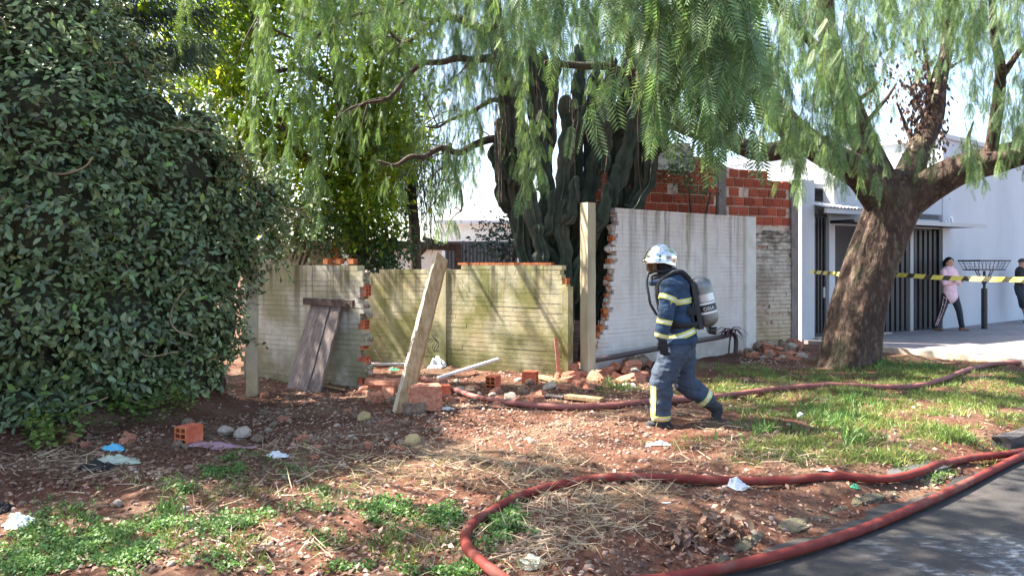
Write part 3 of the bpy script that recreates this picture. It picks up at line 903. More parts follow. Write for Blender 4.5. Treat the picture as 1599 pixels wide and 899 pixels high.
for i in range(10):
    o = link('brick', HBS, wf, Vector((x1 + .03 + random.uniform(-.02, .03), 13.56, .95 + i * .10)) - wf.location); o.scale = (1.1, 1, 1)
#@@HEDGE
# ------------------------------------------------------------------ hedge
def leaf_cloud(pos, out, size, tmpl='full', droop=.25, spread=.9):
    n = len(pos)
    ax = unit(out + rng.normal(0, spread, (n, 3)) + np.array([0, 0, -droop]))
    T, TF = (LEAF, LEAF_F) if tmpl == 'full' else (LEAFS, LEAFS_F)
    return scatter(T, TF, pos, frames(ax, rng.uniform(-1.2, 1.2, n)), size)

def leaf_shell(pos, out, size):
    n = len(pos)
    nr = unit(out * .9 + np.array([0, -.12, .55]) + rng.normal(0, .38, (n, 3)))
    ax = rng.normal(0, 1, (n, 3)) + np.array([0, 0, -.7]); ax = unit(ax - nr * (ax * nr).sum(1, keepdims=True))
    x = np.cross(ax, nr)
    return scatter(LEAF, LEAF_F, pos, np.stack([x, ax, nr], axis=2), size)
lumps = []
for (px, py, Y, r) in ((40, 60, 7.6, .95), (-120, 150, 7.2, 1.1), (60, 200, 7.4, .95), (60, 340, 7.3, .95), (50, 470, 7.25, .8), (40, 575, 7.25, .45),
                       (140, 130, 7.9, .72), (160, 240, 7.8, .85), (170, 370, 7.8, .86), (175, 490, 7.75, .76), (150, 575, 7.6, .48), (215, 585, 7.9, .45),
                       (225, 190, 8.2, .52), (260, 280, 8.2, .70), (265, 390, 8.25, .74), (270, 490, 8.25, .66), (280, 575, 8.2, .46), (325, 600, 8.45, .28),
                       (335, 330, 8.5, .50), (335, 430, 8.6, .42), (330, 515, 8.6, .38), (385, 345, 8.75, .34), (410, 335, 8.9, .27), (370, 410, 8.8, .24), (350, 265, 8.7, .30),
                       (-160, 350, 6.7, 1.0), (-160, 520, 6.6, .8), (-190, 170, 6.8, 1.1), (-420, 220, 6.2, 1.1), (-420, 420, 6.1, 1.0), (-100, 20, 7.4, .8), (20, 640, 6.9, .3), (75, 635, 7.1, .28),
                       (250, 620, 7.9, .26), (290, 225, 8.5, .34), (90, 30, 8.0, .6), (425, 380, 9.0, .14), (110, 610, 7.4, .3)):
    lumps.append((np.array(P(px, py, Y)), r))
big = list(lumps); hr_ = np.random.default_rng(5)
for _ in range(46):                       # boughs that bulge out of the mass
    c, r = big[hr_.integers(len(big))]
    d = unit(hr_.normal(0, 1, 3) + np.array([.25, -.45, .35])); q_ = c + d * r * .98
    if q_[2] > .6 and all(np.linalg.norm(q_ - c2) > r2 * .9 for (c2, r2) in big if c2 is not c): lumps.append((q_, float(hr_.uniform(.14, .30))))
hroot = thing('hedge', G(200, 655), 'huge dense dark green hedge swallowing the wall at left', 'hedge')
Vs, Fs, Vy, Fy = [], [], [], []
off = offy = 0
for (c, r) in lumps:
    for (shell, dens) in ((1.0, 1250), (.91, 1100), (.8, 800)):
        n = int(dens * r * r * 2.3)
        d = unit(rng.normal(0, 1, (n, 3)))
        rr = r * shell * (1 + .17 * np.sin(d[:, 0] * 6 + c[0] * 5) * np.sin(d[:, 2] * 7 + c[2] * 3) + .06 * np.sin(d[:, 2] * 17 + d[:, 0] * 13) + rng.normal(0, .055, n))
        p = c + d * rr[:, None]
        keep = (p[:, 2] > gh(p[:, 0], p[:, 1]) + .03) & (d[:, 1] < .75)
        for (c2, r2) in lumps:
            if c2 is not c: keep &= np.linalg.norm(p - c2, axis=1) > r2 * .80
        keep &= np.array([noise.noise(Vector(q) * 2.1) > (-.30 if shell > .95 else -.42 if shell > .85 else -1) for q in p], dtype=bool)
        p, d = p[keep], d[keep]
        if shell == 1.0:
            yk = rng.random(len(p)) < .035
            if yk.any():
                v, f = leaf_shell(p[yk] + d[yk] * .04, d[yk], rng.uniform(.06, .115, yk.sum())); Vy.append(v); Fy.append(f + offy); offy += len(v)
        v, f = leaf_shell(p, d, rng.uniform(.042, .105, len(p)))
        Vs.append(v); Fs.append(f + off); off += len(v)
# loose shoots that break the outline
shoot = MB()
for _ in range(620):
    c, r = lumps[random.randrange(len(lumps))]
    d = unit(rng.normal(0, 1, 3) + np.array([.1, -.3, .35])); p0_ = c + d * r * .95
    if p0_[2] < .5 or any(np.linalg.norm(p0_ - c2) < r2 * .85 for (c2, r2) in lumps if c2 is not c): continue
    L_ = random.uniform(.16, .42); bend = rng.normal(0, .25, 3) + np.array([0, 0, -.15])
    t = np.linspace(.1, 1, 13)[:, None]; pp2 = p0_ + d * L_ * t + bend * L_ * t ** 2
    v, f = leaf_cloud(pp2, np.tile(d * .6, (13, 1)), rng.uniform(.05, .10, 13), 'full', .1, .8); Vs.append(v); Fs.append(f + off); off += len(v)
    shoot.tube([Vector(p0_), Vector(p0_ + d * L_ * .5 + bend * L_ * .25), Vector(p0_ + d * L_ + bend * L_)], [.005, .004, .002], 4)
shoot.obj('shoots', 'pale_twig', hroot)['kind'] = 'stuff'
mobj('foliage', np.concatenate(Vs), np.concatenate(Fs), 'hedge_leaf', hroot)
mobj('young_foliage', np.concatenate(Vy), np.concatenate(Fy), 'hedge_leaf_young', hroot)
# branch mass inside
m = MB()
for (c, r) in lumps:
    b = bmesh.new(); bmesh.ops.create_icosphere(b, subdivisions=2, radius=r * .70)
    for v in b.verts: v.co *= 1 + .25 * noise.noise(v.co * 3 + Vector(c))
    V = [v.co + Vector(c) for v in b.verts]; F = [tuple(v.index for v in f.verts) for f in b.faces]; b.free()
    for v in V: v.z = max(v.z, ghs(v.x, v.y) - .05)
    m.add(V, F)
mat('inner_branches', [(.4, (.045, .060, .032)), (.6, (.085, .075, .048))], scale=12, rough=1, bump=1, dist=.05)
m.obj('inner_branches', 'inner_branches', hroot)
# vines crawling over the leaves
m = MB()
for i in range(150):
    c, r = lumps[random.randrange(len(lumps))]
    d = Vector(unit(rng.normal(0, 1, 3))); d.y = -abs(d.y)
    p = Vector(c) + d * r * 1.02; pts = [p]
    dr = Vector(unit(rng.normal(0, 1, 3))) + Vector((0, 0, -.3))
    for k in range(6):
        dr = (dr + Vector(rng.normal(0, .45, 3)))
        p = p + dr.normalized() * random.uniform(.05, .11)
        q = (p - Vector(c)); 
        if q.length < r * .98: p = Vector(c) + q.normalized() * r * 1.0
        pts.append(p.copy())
    if min(q.z for q in pts) < .15: continue
    bad = any(np.linalg.norm(np.array(pts[3]) - c2) < r2 * .85 for (c2, r2) in lumps if c2 is not c)
    if not bad: m.tube(spline(pts, 3), random.uniform(.004, .009), 5)
# the two long loose vines of the photograph
for pp_ in (((10, 190), (20, 225), (45, 255), (90, 272), (130, 262), (145, 245)), ((290, 450), (272, 475), (266, 500), (278, 517), (300, 523))):
    m.tube(spline([P(a, b, 6.75 if a < 200 else 7.55) for a, b in pp_], 5), .009, 6)
m.obj('vines', 'pale_twig', hroot)
# old stems at the foot
for (px, py, w) in ((150, 630, .05), (185, 632, .04), (120, 630, .035)):
    b = G(px, py); m = MB()
    pts = [b + Vector((0, .1, -.1)), b + Vector((random.uniform(-.15, .15), .2, .16)), b + Vector((random.uniform(-.3, .3), .45, .4))]
    m.tube(spline(pts, 4), interp([w * 1.5, w, w * .7], 4), 10, rf=lambda t, a, i, j: 1 + .2 * math.sin(a * 3 + i)); m.obj('stem', 'bark', hroot, smooth=True)
#@@TREES
# ------------------------------------------------------------------ trees
def bark_tube(name, pts, rad, parent, m='bark', seg=22, per=8, lump=.09, ridge=.05):
    sp = spline(pts, per); rr = interp(rad, per)
    ph = random.uniform(0, 50)
    def rf(t, a, i, j):
        p = sp[i]
        return 1 + lump * noise.noise(Vector((math.cos(a) * 1.7 + ph, math.sin(a) * 1.7, p.length * 1.6))) * 1.6 + ridge * math.sin(a * 5 + p.z * 2.5) * .6 \
            + .05 * noise.noise(Vector((math.cos(a) * 6 + ph, math.sin(a) * 6, p.length * 5))) + .03 * noise.noise(Vector((math.cos(a) * 15 + ph, math.sin(a) * 15, p.length * 9)))
    V, F = tube(sp, rr, seg, rf)
    return mobj(name, V, F, m, parent, smooth=True)

def hang(anchors, lengths, parent, name='foliage', near=False, leaf=.28, step=.05, lean=.6, mname='pepper_leaf', acc=None):
    pos, ax, L = [], [], []
    twV, twF = [], []
    for a, l in zip(anchors, lengths):
        sway = rng.normal(0, .16, 2)
        n = max(3, int(l / step))
        t = np.sort(rng.random(n)) ** .8
        p = np.array(a)[None, :] + np.stack([sway[0] * t ** 1.5 * l, sway[1] * t ** 1.5 * l, -l * t], 1)
        ph = rng.random() * 6.28 + np.arange(n) * 2.4
        ld = lean * (1 - .55 * t) * rng.uniform(.6, 1.3, n)
        d = np.stack([np.cos(ph) * ld, np.sin(ph) * ld, -np.ones(n) + rng.normal(0, .12, n)], 1)
        pos.append(p); ax.append(unit(d)); L.append(leaf * rng.uniform(.65, 1.15, n))
        a2 = Vector(a); e2 = a2 + Vector((sway[0] * l, sway[1] * l, -l)); md = a2 + Vector((sway[0] * .35 * l, sway[1] * .35 * l, -l * .5))
        v, f = tube([a2, md, e2], [.004, .003, .0015], 3, cap=False)
        twF += [tuple(i + len(twV) for i in q) for q in f]; twV += v
    pos = np.concatenate(pos); ax = np.concatenate(ax); L = np.concatenate(L)
    T, TF = PIN_N if near else PIN_F
    v, f = scatter(T, TF, pos, frames(ax, rng.uniform(0, 6.28, len(pos))), L)
    acc['V'].append(v); acc['F'].append(f + acc['n']); acc['n'] += len(v)
    o = len(acc['tv']); acc['tv'] += twV; acc['tf'] += [tuple(i + o for i in q) for q in twF]

def new_acc(): return dict(V=[], F=[], n=0, tv=[], tf=[])

def curtain(acc, px0, px1, py0, py1, Y, n, lmin, lmax, near=False, leaf=.28, dy=.5, step=.05, lean=.6):
    """n drooping twigs whose lower ends fill a region measured in the photograph at depth Y"""
    an, ln = [], []
    for _ in range(n):
        y = Y + random.uniform(-dy, dy)
        l = random.uniform(lmin, lmax)
        e_ = P(random.uniform(px0, px1), random.uniform(py0, py1), y)
        an.append(e_ + Vector((0, 0, l + leaf * .8))); ln.append(l)
    hang(an, ln, None, near=near, leaf=leaf, step=step, lean=lean, acc=acc)

def finish(acc, root, mname='pepper_leaf'):
    mobj('foliage', np.concatenate(acc['V']), np.concatenate(acc['F']), mname, root)
    if acc['tv']: mobj('hanging_twigs', acc['tv'], acc['tf'], 'thin_bark', root)['kind'] = 'stuff'

def sun_gap(c):
    """True in crown gaps placed along the sun direction to shape ground sun patches"""
    g = Vector(c) - TO_SUN * (c[2] / TO_SUN.z)
    al, ac = g.x * SUN_H.x + g.y * SUN_H.y, -g.x * SUN_H.y + g.y * SUN_H.x
    n_ = noise.noise(Vector((al * .75, ac * 1.5, 4.2))) + .6 * noise.noise(Vector((al * 1.9, ac * 4.0, 9.1)))
    b_ = 0
    for (x, y, sx, sy, w) in ((-.9, 6.1, 1.3, .6, .8), (.9, 7.1, 1.2, .6, .7), (3.6, 7.6, 1.8, 1.2, .5), (1.0, 10.2, 1.4, .8, .8), (-1.6, 8.3, 1.4, .6, .6), (3.2, 4.3, 2.2, 1.0, -.45), (.3, 8.6, 1.2, .5, .5), (-1.5, 4.5, 2.4, .8, -.5)):
        b_ += w * math.exp(-((g.x - x) / sx) ** 2 - ((g.y - y) / sy) ** 2)
    return n_ + b_ > .13
# the leaning pepper tree
tr = thing('pepper_tree', G(1333, 572), 'large weeping pepper tree with thick leaning trunk beside the driveway', 'tree')
def L4(lst): return [P(a, b, c) for a, b, c, d in lst], [d for a, b, c, d in lst]
tp, trd = L4([(1316, 592, 11.7, .56), (1323, 568, 11.7, .48), (1330, 520, 11.7, .44), (1340, 475, 11.7, .42), (1362, 405, 11.7, .39), (1381, 350, 11.7, .385), (1398, 305, 11.7, .38), (1412, 280, 11.75, .28)])
bark_tube('trunk', tp, [q * .97 for q in trd], tr, seg=72, per=22, lump=.10, ridge=.05)
limbs = [
    [(1385, 325, 11.7, .30), (1345, 272, 11.5, .24), (1262, 222, 11.2, .20), (1200, 160, 10.8, .18), (1174, 100, 10.5, .155), (1152, 30, 10.2, .13), (1130, -70, 9.8, .10), (1080, -200, 9.2, .06)],
    [(1388, 315, 11.7, .28), (1352, 230, 11.6, .19), (1328, 165, 11.5, .165), (1300, 95, 11.4, .14), (1288, 0, 11.2, .12), (1300, -120, 11, .09), (1290, -260, 10.8, .05)],
    [(1400, 320, 11.7, .32), (1450, 290, 11.5, .255), (1500, 264, 11.3, .225), (1560, 248, 11.0, .20), (1640, 222, 10.6, .17), (1760, 170, 10.2, .12), (1900, 60, 9.8, .07)],
    [(1408, 310, 11.75, .28), (1432, 240, 11.9, .19), (1455, 190, 12, .17), (1465, 130, 12, .13), (1480, 60, 12, .09), (1475, -60, 12, .06), (1490, -200, 12, .03)],
    [(1545, 250, 11.05, .10), (1562, 120, 10.6, .075), (1552, 50, 10.4, .055), (1545, -60, 10.2, .04), (1520, -200, 10, .02)],
    [(1566, 118, 10.6, .05), (1600, 70, 10.4, .035), (1650, 20, 10.2, .02)],
    [(1262, 222, 11.2, .15), (1190, 238, 11.0, .13), (1130, 216, 10.8, .12), (1060, 195, 10.7, .10), (1010, 150, 10.6, .08), (985, 90, 10.5, .06), (975, 0, 10.4, .04)],
    [(1152, 30, 10.2, .11), (1080, -20, 9.2, .09), (1040, -60, 7.8, .07), (1050, -150, 6.2, .05), (1080, -260, 4.8, .03)],
    [(1300, 95, 11.4, .08), (1240, 40, 10.6, .06), (1190, -20, 9.6, .045), (1150, -80, 8.6, .03)],
    [(1010, 150, 10.6, .06), (960, 108, 10.3, .06), (905, 103, 10.1, .05), (850, 98, 10, .03)],
    [(1000, 155, 10.4, .08), (1005, 90, 10.3, .09), (1010, 20, 10.2, .08), (1000, -80, 10, .05)],
]
for L_ in limbs:
    p_, r_ = L4(L_); bark_tube('limb', p_, r_, tr, seg=28, per=12)
# small snags and twigs
for (a, b) in (((1335, 160, 11.5), (1375, 125, 11.6)), ((1430, 240, 11.9), (1400, 160, 12)), ((1455, 190, 12), (1420, 120, 12.2)), ((1465, 130, 12), (1510, 90, 12)), ((1345, 205, 11.5), (1320, 225, 11.4)),
               ((1500, 262, 11.3), (1520, 190, 11.2)), ((1460, 160, 12), (1440, 60, 12)), ((1190, 235, 11), (1150, 232, 10.6)), ((1345, 200, 11.5), (1400, 130, 11.3))):
    a_, b_ = P(*a), P(*b); md = (a_ + b_) / 2 + Vector(rng.normal(0, .06, 3))
    V, F = tube(spline([a_, md, b_], 5), interp([.04, .028, .012], 5), 7); mobj('twig', V, F, 'thin_bark', tr, smooth=True)
acc = new_acc()
# close fronds over the middle of the picture
curtain(acc, 1015, 1165, -20, 265, 4.2, 46, .5, 1.1, True, .30, .4, .062)
curtain(acc, 1020, 1150, 130, 285, 4.5, 18, .5, 1.0, True, .30, .4, .06)
curtain(acc, 925, 1000, -60, 95, 4.4, 14, .5, .9, True, .28, .4, .06)
curtain(acc, 815, 915, -40, 135, 5.2, 16, .5, .9, True, .27, .5, .06)
curtain(acc, 1160, 1280, -60, 70, 5.2, 15, .4, .8, True, .28, .5, .06)
curtain(acc, 1080, 1150, 200, 290, 7.2, 9, .5, .9, True, .28, .4, .06)
# mass left of and over the trunk
curtain(acc, 1160, 1240, 90, 270, 7.4, 24, .3, .8, True, .20, .6, .05)
curtain(acc, 1225, 1330, 110, 330, 7.6, 52, .3, .8, True, .21, .6, .05)
curtain(acc, 1270, 1370, 140, 320, 8.2, 36, .3, .8, True, .21, .6, .05)
curtain(acc, 1170, 1380, -40, 140, 8.6, 44, .3, .8, True, .21, .9, .055)
curtain(acc, 1380, 1620, -60, 110, 9.0, 84, .3, .8, True, .21, .9, .055)
curtain(acc, 1500, 1680, 60, 235, 9.6, 46, .3, .7, True, .21, .8, .055)
curtain(acc, 1480, 1545, 270, 335, 9.2, 6, .4, .7, True, .26, .3, .06)
curtain(acc, 1560, 1660, 225, 290, 9.4, 14, .4, .8, True, .26, .4, .06)
curtain(acc, 1400, 1470, 250, 300, 11.2, 7, .25, .45, False, .26, .2, .05)
# fringe to the left
curtain(acc, 745, 830, 60, 160, 9.5, 22, .3, .7, True, .21, .6, .055)
curtain(acc, 812, 845, 250, 380, 8.6, 10, .4, .9, True, .2, .2, .045)
curtain(acc, 590, 760, -60, 70, 9.4, 30, .3, .7, True, .21, .6, .055)
curtain(acc, 695, 735, 260, 400, 8.4, 10, .6, 1.3, True, .18, .2, .045)
curtain(acc, 1120, 1250, 190, 275, 9.4, 22, .3, .6, True, .2, .5, .055)
curtain(acc, 1380, 1640, -80, 140, 10.6, 90, .3, .7, False, .21, .6, .05)
curtain(acc, 800, 1040, 30, 260, 13.4, 80, .3, .8, False, .24, .5, .05)
curtain(acc, 1370, 1660, -80, 120, 12.6, 110, .3, .8, False, .22, .6, .05)
curtain(acc, 1160, 1380, -80, 170, 12.3, 90, .3, .8, False, .22, .5, .05)
curtain(acc, 800, 1020, -40, 110, 10.3, 44, .3, .7, True, .2, .5, .05)
curtain(acc, 800, 1010, 40, 190, 10.2, 34, .2, .6, True, .2, .4, .05)
# rest of the crown above the picture
an = []; ln = []
for _ in range(130):
    an.append((random.uniform(-1.5, 3.6), random.uniform(12.3, 14.5), random.uniform(5.2, 7.2))); ln.append(random.uniform(.5, 1.1))
hang(an, ln, None, leaf=.3, step=.06, acc=acc)
an = []; ln = []
while len(an) < 520:
    c_ = (random.uniform(-3.5, 8), random.uniform(6.5, 14.5), random.uniform(5.0, 8.2))
    if sun_gap((c_[0], c_[1], c_[2] - .5)): continue
    an.append(c_); ln.append(random.uniform(.6, 1.3))
hang(an, ln, None, leaf=.32, step=.07, acc=acc)
finish(acc, tr)
# dried vine clump clinging to the stub
n = 1000
c_ = np.array(P(1440, 170, 12)); p_ = c_ + rng.normal(0, 1, (n, 3)) * np.array([.19, .15, .52])
v, f = leaf_cloud(p_, np.tile((0, -.3, -.6), (n, 1)), rng.uniform(.05, .13, n), 'simple', 1.0, .5)
mobj('dried_vine', v, f, 'dried_vine', tr)
n = 160
c_ = np.array(P(1375, 100, 11.8)); p_ = c_ + rng.normal(0, 1, (n, 3)) * np.array([.22, .2, .3])
v, f = leaf_cloud(p_, np.tile((0, -.3, -.6), (n, 1)), rng.uniform(.05, .11, n), 'simple', 1.0, .5)
mobj('dried_vine', v, f, 'dried_vine', tr)

# second pepper tree behind the cactus
t2 = thing('pepper_tree', Vector((P(835, 412, 12.8).x, 12.8, 0)), 'slender pepper tree with thin dark boughs reaching left behind the cactus', 'tree')
p_, r_ = L4([(835, 560, 12.8, .2), (830, 400, 12.8, .17), (805, 250, 12.6, .16), (788, 130, 12.4, .15), (775, 40, 12.2, .13), (765, -80, 12, .09)])
p_[0].z = -.15
bark_tube('trunk', p_, r_, t2, 'thin_bark', seg=16)
for L_ in ([(782, 80, 12.3, .085), (735, 40, 12, .07), (690, 20, 11.8, .05), (640, 60, 11.5, .035), (600, 40, 11.2, .015)],
           [(785, 105, 12.3, .08), (740, 96, 12, .06), (690, 98, 11.8, .05), (640, 112, 11.6, .04), (575, 165, 11.4, .025), (520, 190, 11.2, .012)],
           [(800, 225, 12.5, .08), (740, 222, 12.2, .06), (690, 232, 12, .05), (640, 247, 11.8, .038), (590, 250, 11.6, .02)],
           [(690, 232, 12, .03), (715, 280, 11.9, .025), (720, 330, 11.8, .015)],
           [(735, 40, 12, .04), (660, -10, 11.5, .03), (560, 20, 11, .025), (480, 60, 10.4, .02), (400, 40, 10, .012)],
           [(790, 160, 12.4, .05), (750, 170, 12.2, .035), (700, 190, 12, .025), (660, 200, 11.9, .012)],
           [(770, 0, 12.1, .06), (720, -60, 11.6, .05), (600, -110, 10.8, .04), (480, -120, 10, .03), (360, -90, 9.4, .02)]):
    p_, r_ = L4(L_)
    kp = [p_[0]]; kr = [r_[0]]
    for (u_, v_, ra_, rb_) in zip(p_, p_[1:], r_, r_[1:]):
        kp += [(u_ + v_) / 2 + Vector((random.gauss(0, .05), random.gauss(0, .05), random.gauss(0, .07))), v_ + Vector((0, 0, random.gauss(0, .04)))]; kr += [(ra_ + rb_) / 2, rb_]
    bark_tube('limb', kp, kr, t2, 'thin_bark', seg=9, per=4)
    for q in range(8):
        k_ = random.randrange(1, len(kp)); st_ = kp[k_]; dr_ = Vector((random.gauss(-.4, .5), random.gauss(0, .4), random.gauss(-.35, .5))).normalized(); ll_ = random.uniform(.3, .9)
        V, F = tube(spline([st_, st_ + dr_ * ll_ * .5 + Vector((0, 0, .05)), st_ + dr_ * ll_ + Vector((0, 0, -.1))], 4), interp([.014, .009, .003], 4), 5); mobj('twig', V, F, 'thin_bark', t2, smooth=True)
acc = new_acc()
curtain(acc, 545, 800, -20, 330, 12.2, 170, .3, .8, False, .2, 1.0, .05)
curtain(acc, 600, 760, 120, 300, 13.5, 60, .3, .8, False, .22, .5, .05)
curtain(acc, 380, 425, 20, 310, 9.6, 17, .6, 1.5, True, .19, .25, .045)
curtain(acc, 452, 498, 80, 380, 9.4, 24, .6, 1.6, True, .19, .25, .045)
curtain(acc, 520, 560, 100, 330, 9.8, 8, .5, 1.1, True, .19, .3, .05)
curtain(acc, 330, 560, -120, 20, 9.6, 22, .5, 1.0, False, .28, .6, .055)
an = []; ln = []
while len(an) < 190:
    c_ = (random.uniform(-5, -.3), random.uniform(8.0, 13), random.uniform(5.4, 7.6))
    if sun_gap((c_[0], c_[1], c_[2] - .5)): continue
    an.append(c_); ln.append(random.uniform(.6, 1.2))
hang(an, ln, None, leaf=.32, step=.07, acc=acc)
finish(acc, t2)

# broad-leaved tree, sun shining through
def branchy(root, start, segs, m='thin_bark'):
    for L_ in segs:
        p_, r_ = L4(L_); bark_tube('limb', p_, r_, root, m, seg=8, per=6)
def clumps(boxes, per, size, sd, tmpl='simple', gap=None):
    P_, O_ = [], []
    for (px0, px1, py0, py1, Y0, Y1, n) in boxes:
        for _ in range(n):
            Y = random.uniform(Y0, Y1); c = np.array(P(random.uniform(px0, px1), random.uniform(py0, py1), Y))
            if gap and noise.noise(Vector(c) * gap) < -.22: continue
            k = int(per * random.uniform(.5, 1.4))
            p = c + rng.normal(0, sd, (k, 3)); P_.append(p); O_.append(unit(p - c))
    P_ = np.concatenate(P_); O_ = np.concatenate(O_)
    return leaf_cloud(P_, O_, rng.uniform(size * .6, size * 1.2, len(P_)), tmpl, .3, .6)
yt = thing('broadleaf_tree', Vector((P(560, 412, 14.5).x, 14.5, 0)), 'backlit broad-leaved tree glowing yellow green above the short wall', 'tree')
p_, r_ = L4([(565, 560, 14.5, .2), (560, 420, 14.5, .17), (545, 300, 14.4, .15), (535, 180, 14.3, .13), (520, 40, 14.2, .1), (510, -100, 14, .06)])
p_[0].z = -.15
bark_tube('trunk', p_, r_, yt, 'thin_bark', seg=12)
branchy(yt, None, ([(545, 300, 14.4, .09), (480, 250, 14, .07), (430, 180, 13.7, .05), (400, 80, 13.5, .03), (390, -20, 13.4, .015)],
                   [(540, 220, 14.4, .08), (590, 170, 14.3, .06), (620, 90, 14.2, .04), (640, 10, 14, .02)],
                   [(530, 140, 14.3, .07), (470, 110, 14, .05), (400, 120, 13.8, .03), (350, 160, 13.6, .015)],
                   [(552, 350, 14.4, .07), (480, 330, 13.9, .05), (425, 310, 13.6, .03), (400, 260, 13.4, .02)],
                   [(480, 250, 14, .05), (440, 240, 13.8, .04), (380, 250, 13.6, .02)],
                   [(520, 60, 14.2, .06), (460, 20, 14, .04), (380, 10, 13.8, .02)]))
v, f = clumps([(320, 650, -80, 250, 13.4, 15.6, 640), (370, 620, 200, 330, 13.6, 15.4, 240), (560, 650, 60, 260, 13.8, 14.8, 90), (230, 380, -60, 170, 13.2, 15, 130), (410, 600, 300, 370, 13.5, 14.5, 70)], 38, .15, .24, gap=1.0)
mobj('foliage', v, f, 'yellow_leaf', yt)
bo = [(330, 640, -400, -60, 12.6, 16, 170)]
v, f = clumps(bo, 34, .15, .24, gap=1.3)
mobj('foliage', v, f, 'yellow_leaf', yt)

# taller tree behind the hedge; crown widened out of view to shade the foreground
yt2 = thing('broadleaf_tree', Vector((-8.6, 9.6, 0)), 'tall spreading tree behind the hedge with yellow green leaves at top left, crown stretched to shade the foreground', 'tree')
V, F = tube(spline([(-8.6, 9.6, -.15), (-8.5, 9.5, 2), (-8.4, 9.4, 4), (-8.2, 9.2, 7)], 6), interp([.3, .24, .2, .06], 6), 12); mobj('trunk', V, F, 'thin_bark', yt2, smooth=True)
Pp, Oo = [], []
for k in range(90):
    e_ = Vector((random.uniform(-11.5, -2.6), random.uniform(4.4, 12.4), random.uniform(4.8, 8.0)))
    if (e_.x > -5.2 and e_.y > 7.4) or (e_.y < 8.5 and e_.z < 5.9): continue
    st_ = Vector((-8.45, 9.45, random.uniform(2.5, 6)))
    V, F = tube(spline([st_, (st_ + e_) / 2 + Vector((0, 0, -.25)), e_], 4), interp([.06, .04, .012], 4), 6); mobj('limb', V, F, 'thin_bark', yt2, smooth=True)
    for q in range(9):
        c_ = np.array(e_) + rng.normal(0, .60, 3)
        if sun_gap(c_): continue
        kk = 56; p = c_ + rng.normal(0, .19, (kk, 3)); Pp.append(p); Oo.append(unit(p - c_))
Pp = np.concatenate(Pp); Oo = np.concatenate(Oo)
v, f = leaf_cloud(Pp, Oo, rng.uniform(.10, .18, len(Pp)), 'simple', .3, .6); mobj('foliage', v, f, 'yellow_leaf', yt2)

# dark conifers
def needles(root, anchors, n, length, sd):
    P_, A_ = [], []
    for a, b in anchors:
        a, b = np.array(a), np.array(b)
        t = rng.random(n)[:, None]
        p = a * (1 - t) + b * t + rng.normal(0, sd, (n, 3)); P_.append(p)
        A_.append(unit((b - a)[None, :] * .6 + rng.normal(0, .35, (n, 3)) + np.array([0, 0, -.9])))
    P_ = np.concatenate(P_); A_ = np.concatenate(A_)
    T = np.array([(-.035, 0, 0), (.035, 0, 0), (0, 1, 0)]); TF = np.array([(0, 1, 2)])
    v, f = scatter(T, TF, P_, frames(A_, rng.uniform(0, 6.28, len(P_))), length * rng.uniform(.6, 1.3, len(P_)))
    mobj('foliage', v, f, 'conifer_leaf', root)
cf = thing('conifer', Vector((P(105, 412, 11.5).x, 11.5, 0)), 'dark drooping conifer rising behind the hedge at top left', 'tree')
p_, r_ = L4([(100, 500, 11.5, .3), (105, 200, 11.5, .26), (107, 0, 11.5, .22), (108, -300, 11.5, .12), (108, -560, 11.5, .03)])
p_[0].z = -.15
bark_tube('trunk', p_, r_, cf, 'thin_bark', seg=14)
an = []
for (y0, x1, y1, Y1) in ((5, 330, 18, 11), (60, 300, 85, 11.2), (100, 330, 70, 12), (40, 20, 60, 11), (-60, 380, -30, 11), (-140, 340, -110, 11.4), (-60, -120, -30, 11), (-220, 300, -190, 11), (-200, -80, -160, 11.6), (-330, 240, -300, 11.3)):
    a = P(107, y0, 11.5); b = P(x1, y1, Y1); md = (a + b) / 2 + Vector((0, 0, -.12))
    V, F = tube(spline([a, md, b], 6), interp([.05, .035, .012], 6), 7); mobj('limb', V, F, 'thin_bark', cf, smooth=True)
    an += [(md * .6 + a * .4, md), (md, b), (md, b), ((a + md) / 2, md)]
needles(cf, an, 620, .24, .14)
cf2 = thing('conifer', Vector((P(625, 412, 15.5).x, 15.5, 0)), 'dusky weeping cypress beyond the mossy wall in the middle distance', 'tree')
p_, r_ = L4([(650, 560, 15.5, .14), (648, 380, 15.5, .12), (640, 260, 15.5, .09), (630, 160, 15.5, .04)]); p_[0].z = -.15
bark_tube('trunk', p_, r_, cf2, 'thin_bark', seg=10)
an = []
for (px, py0, py1) in ((575, 215, 270), (600, 200, 300), (625, 190, 320), (650, 190, 310), (675, 205, 330), (700, 220, 300), (590, 240, 310), (640, 230, 340), (665, 260, 370), (610, 270, 320)):
    an.append((P(px, py0, 15.5), P(px + random.uniform(-8, 8), py1, 15.4))); 
    V, F = tube([P(640, py0 + 20, 15.5), P((px + 640) / 2, py0 + 5, 15.5), P(px, py0 + 10, 15.5)], [.03, .02, .01], 6); mobj('limb', V, F, 'thin_bark', cf2)
needles(cf2, an, 420, .26, .16)

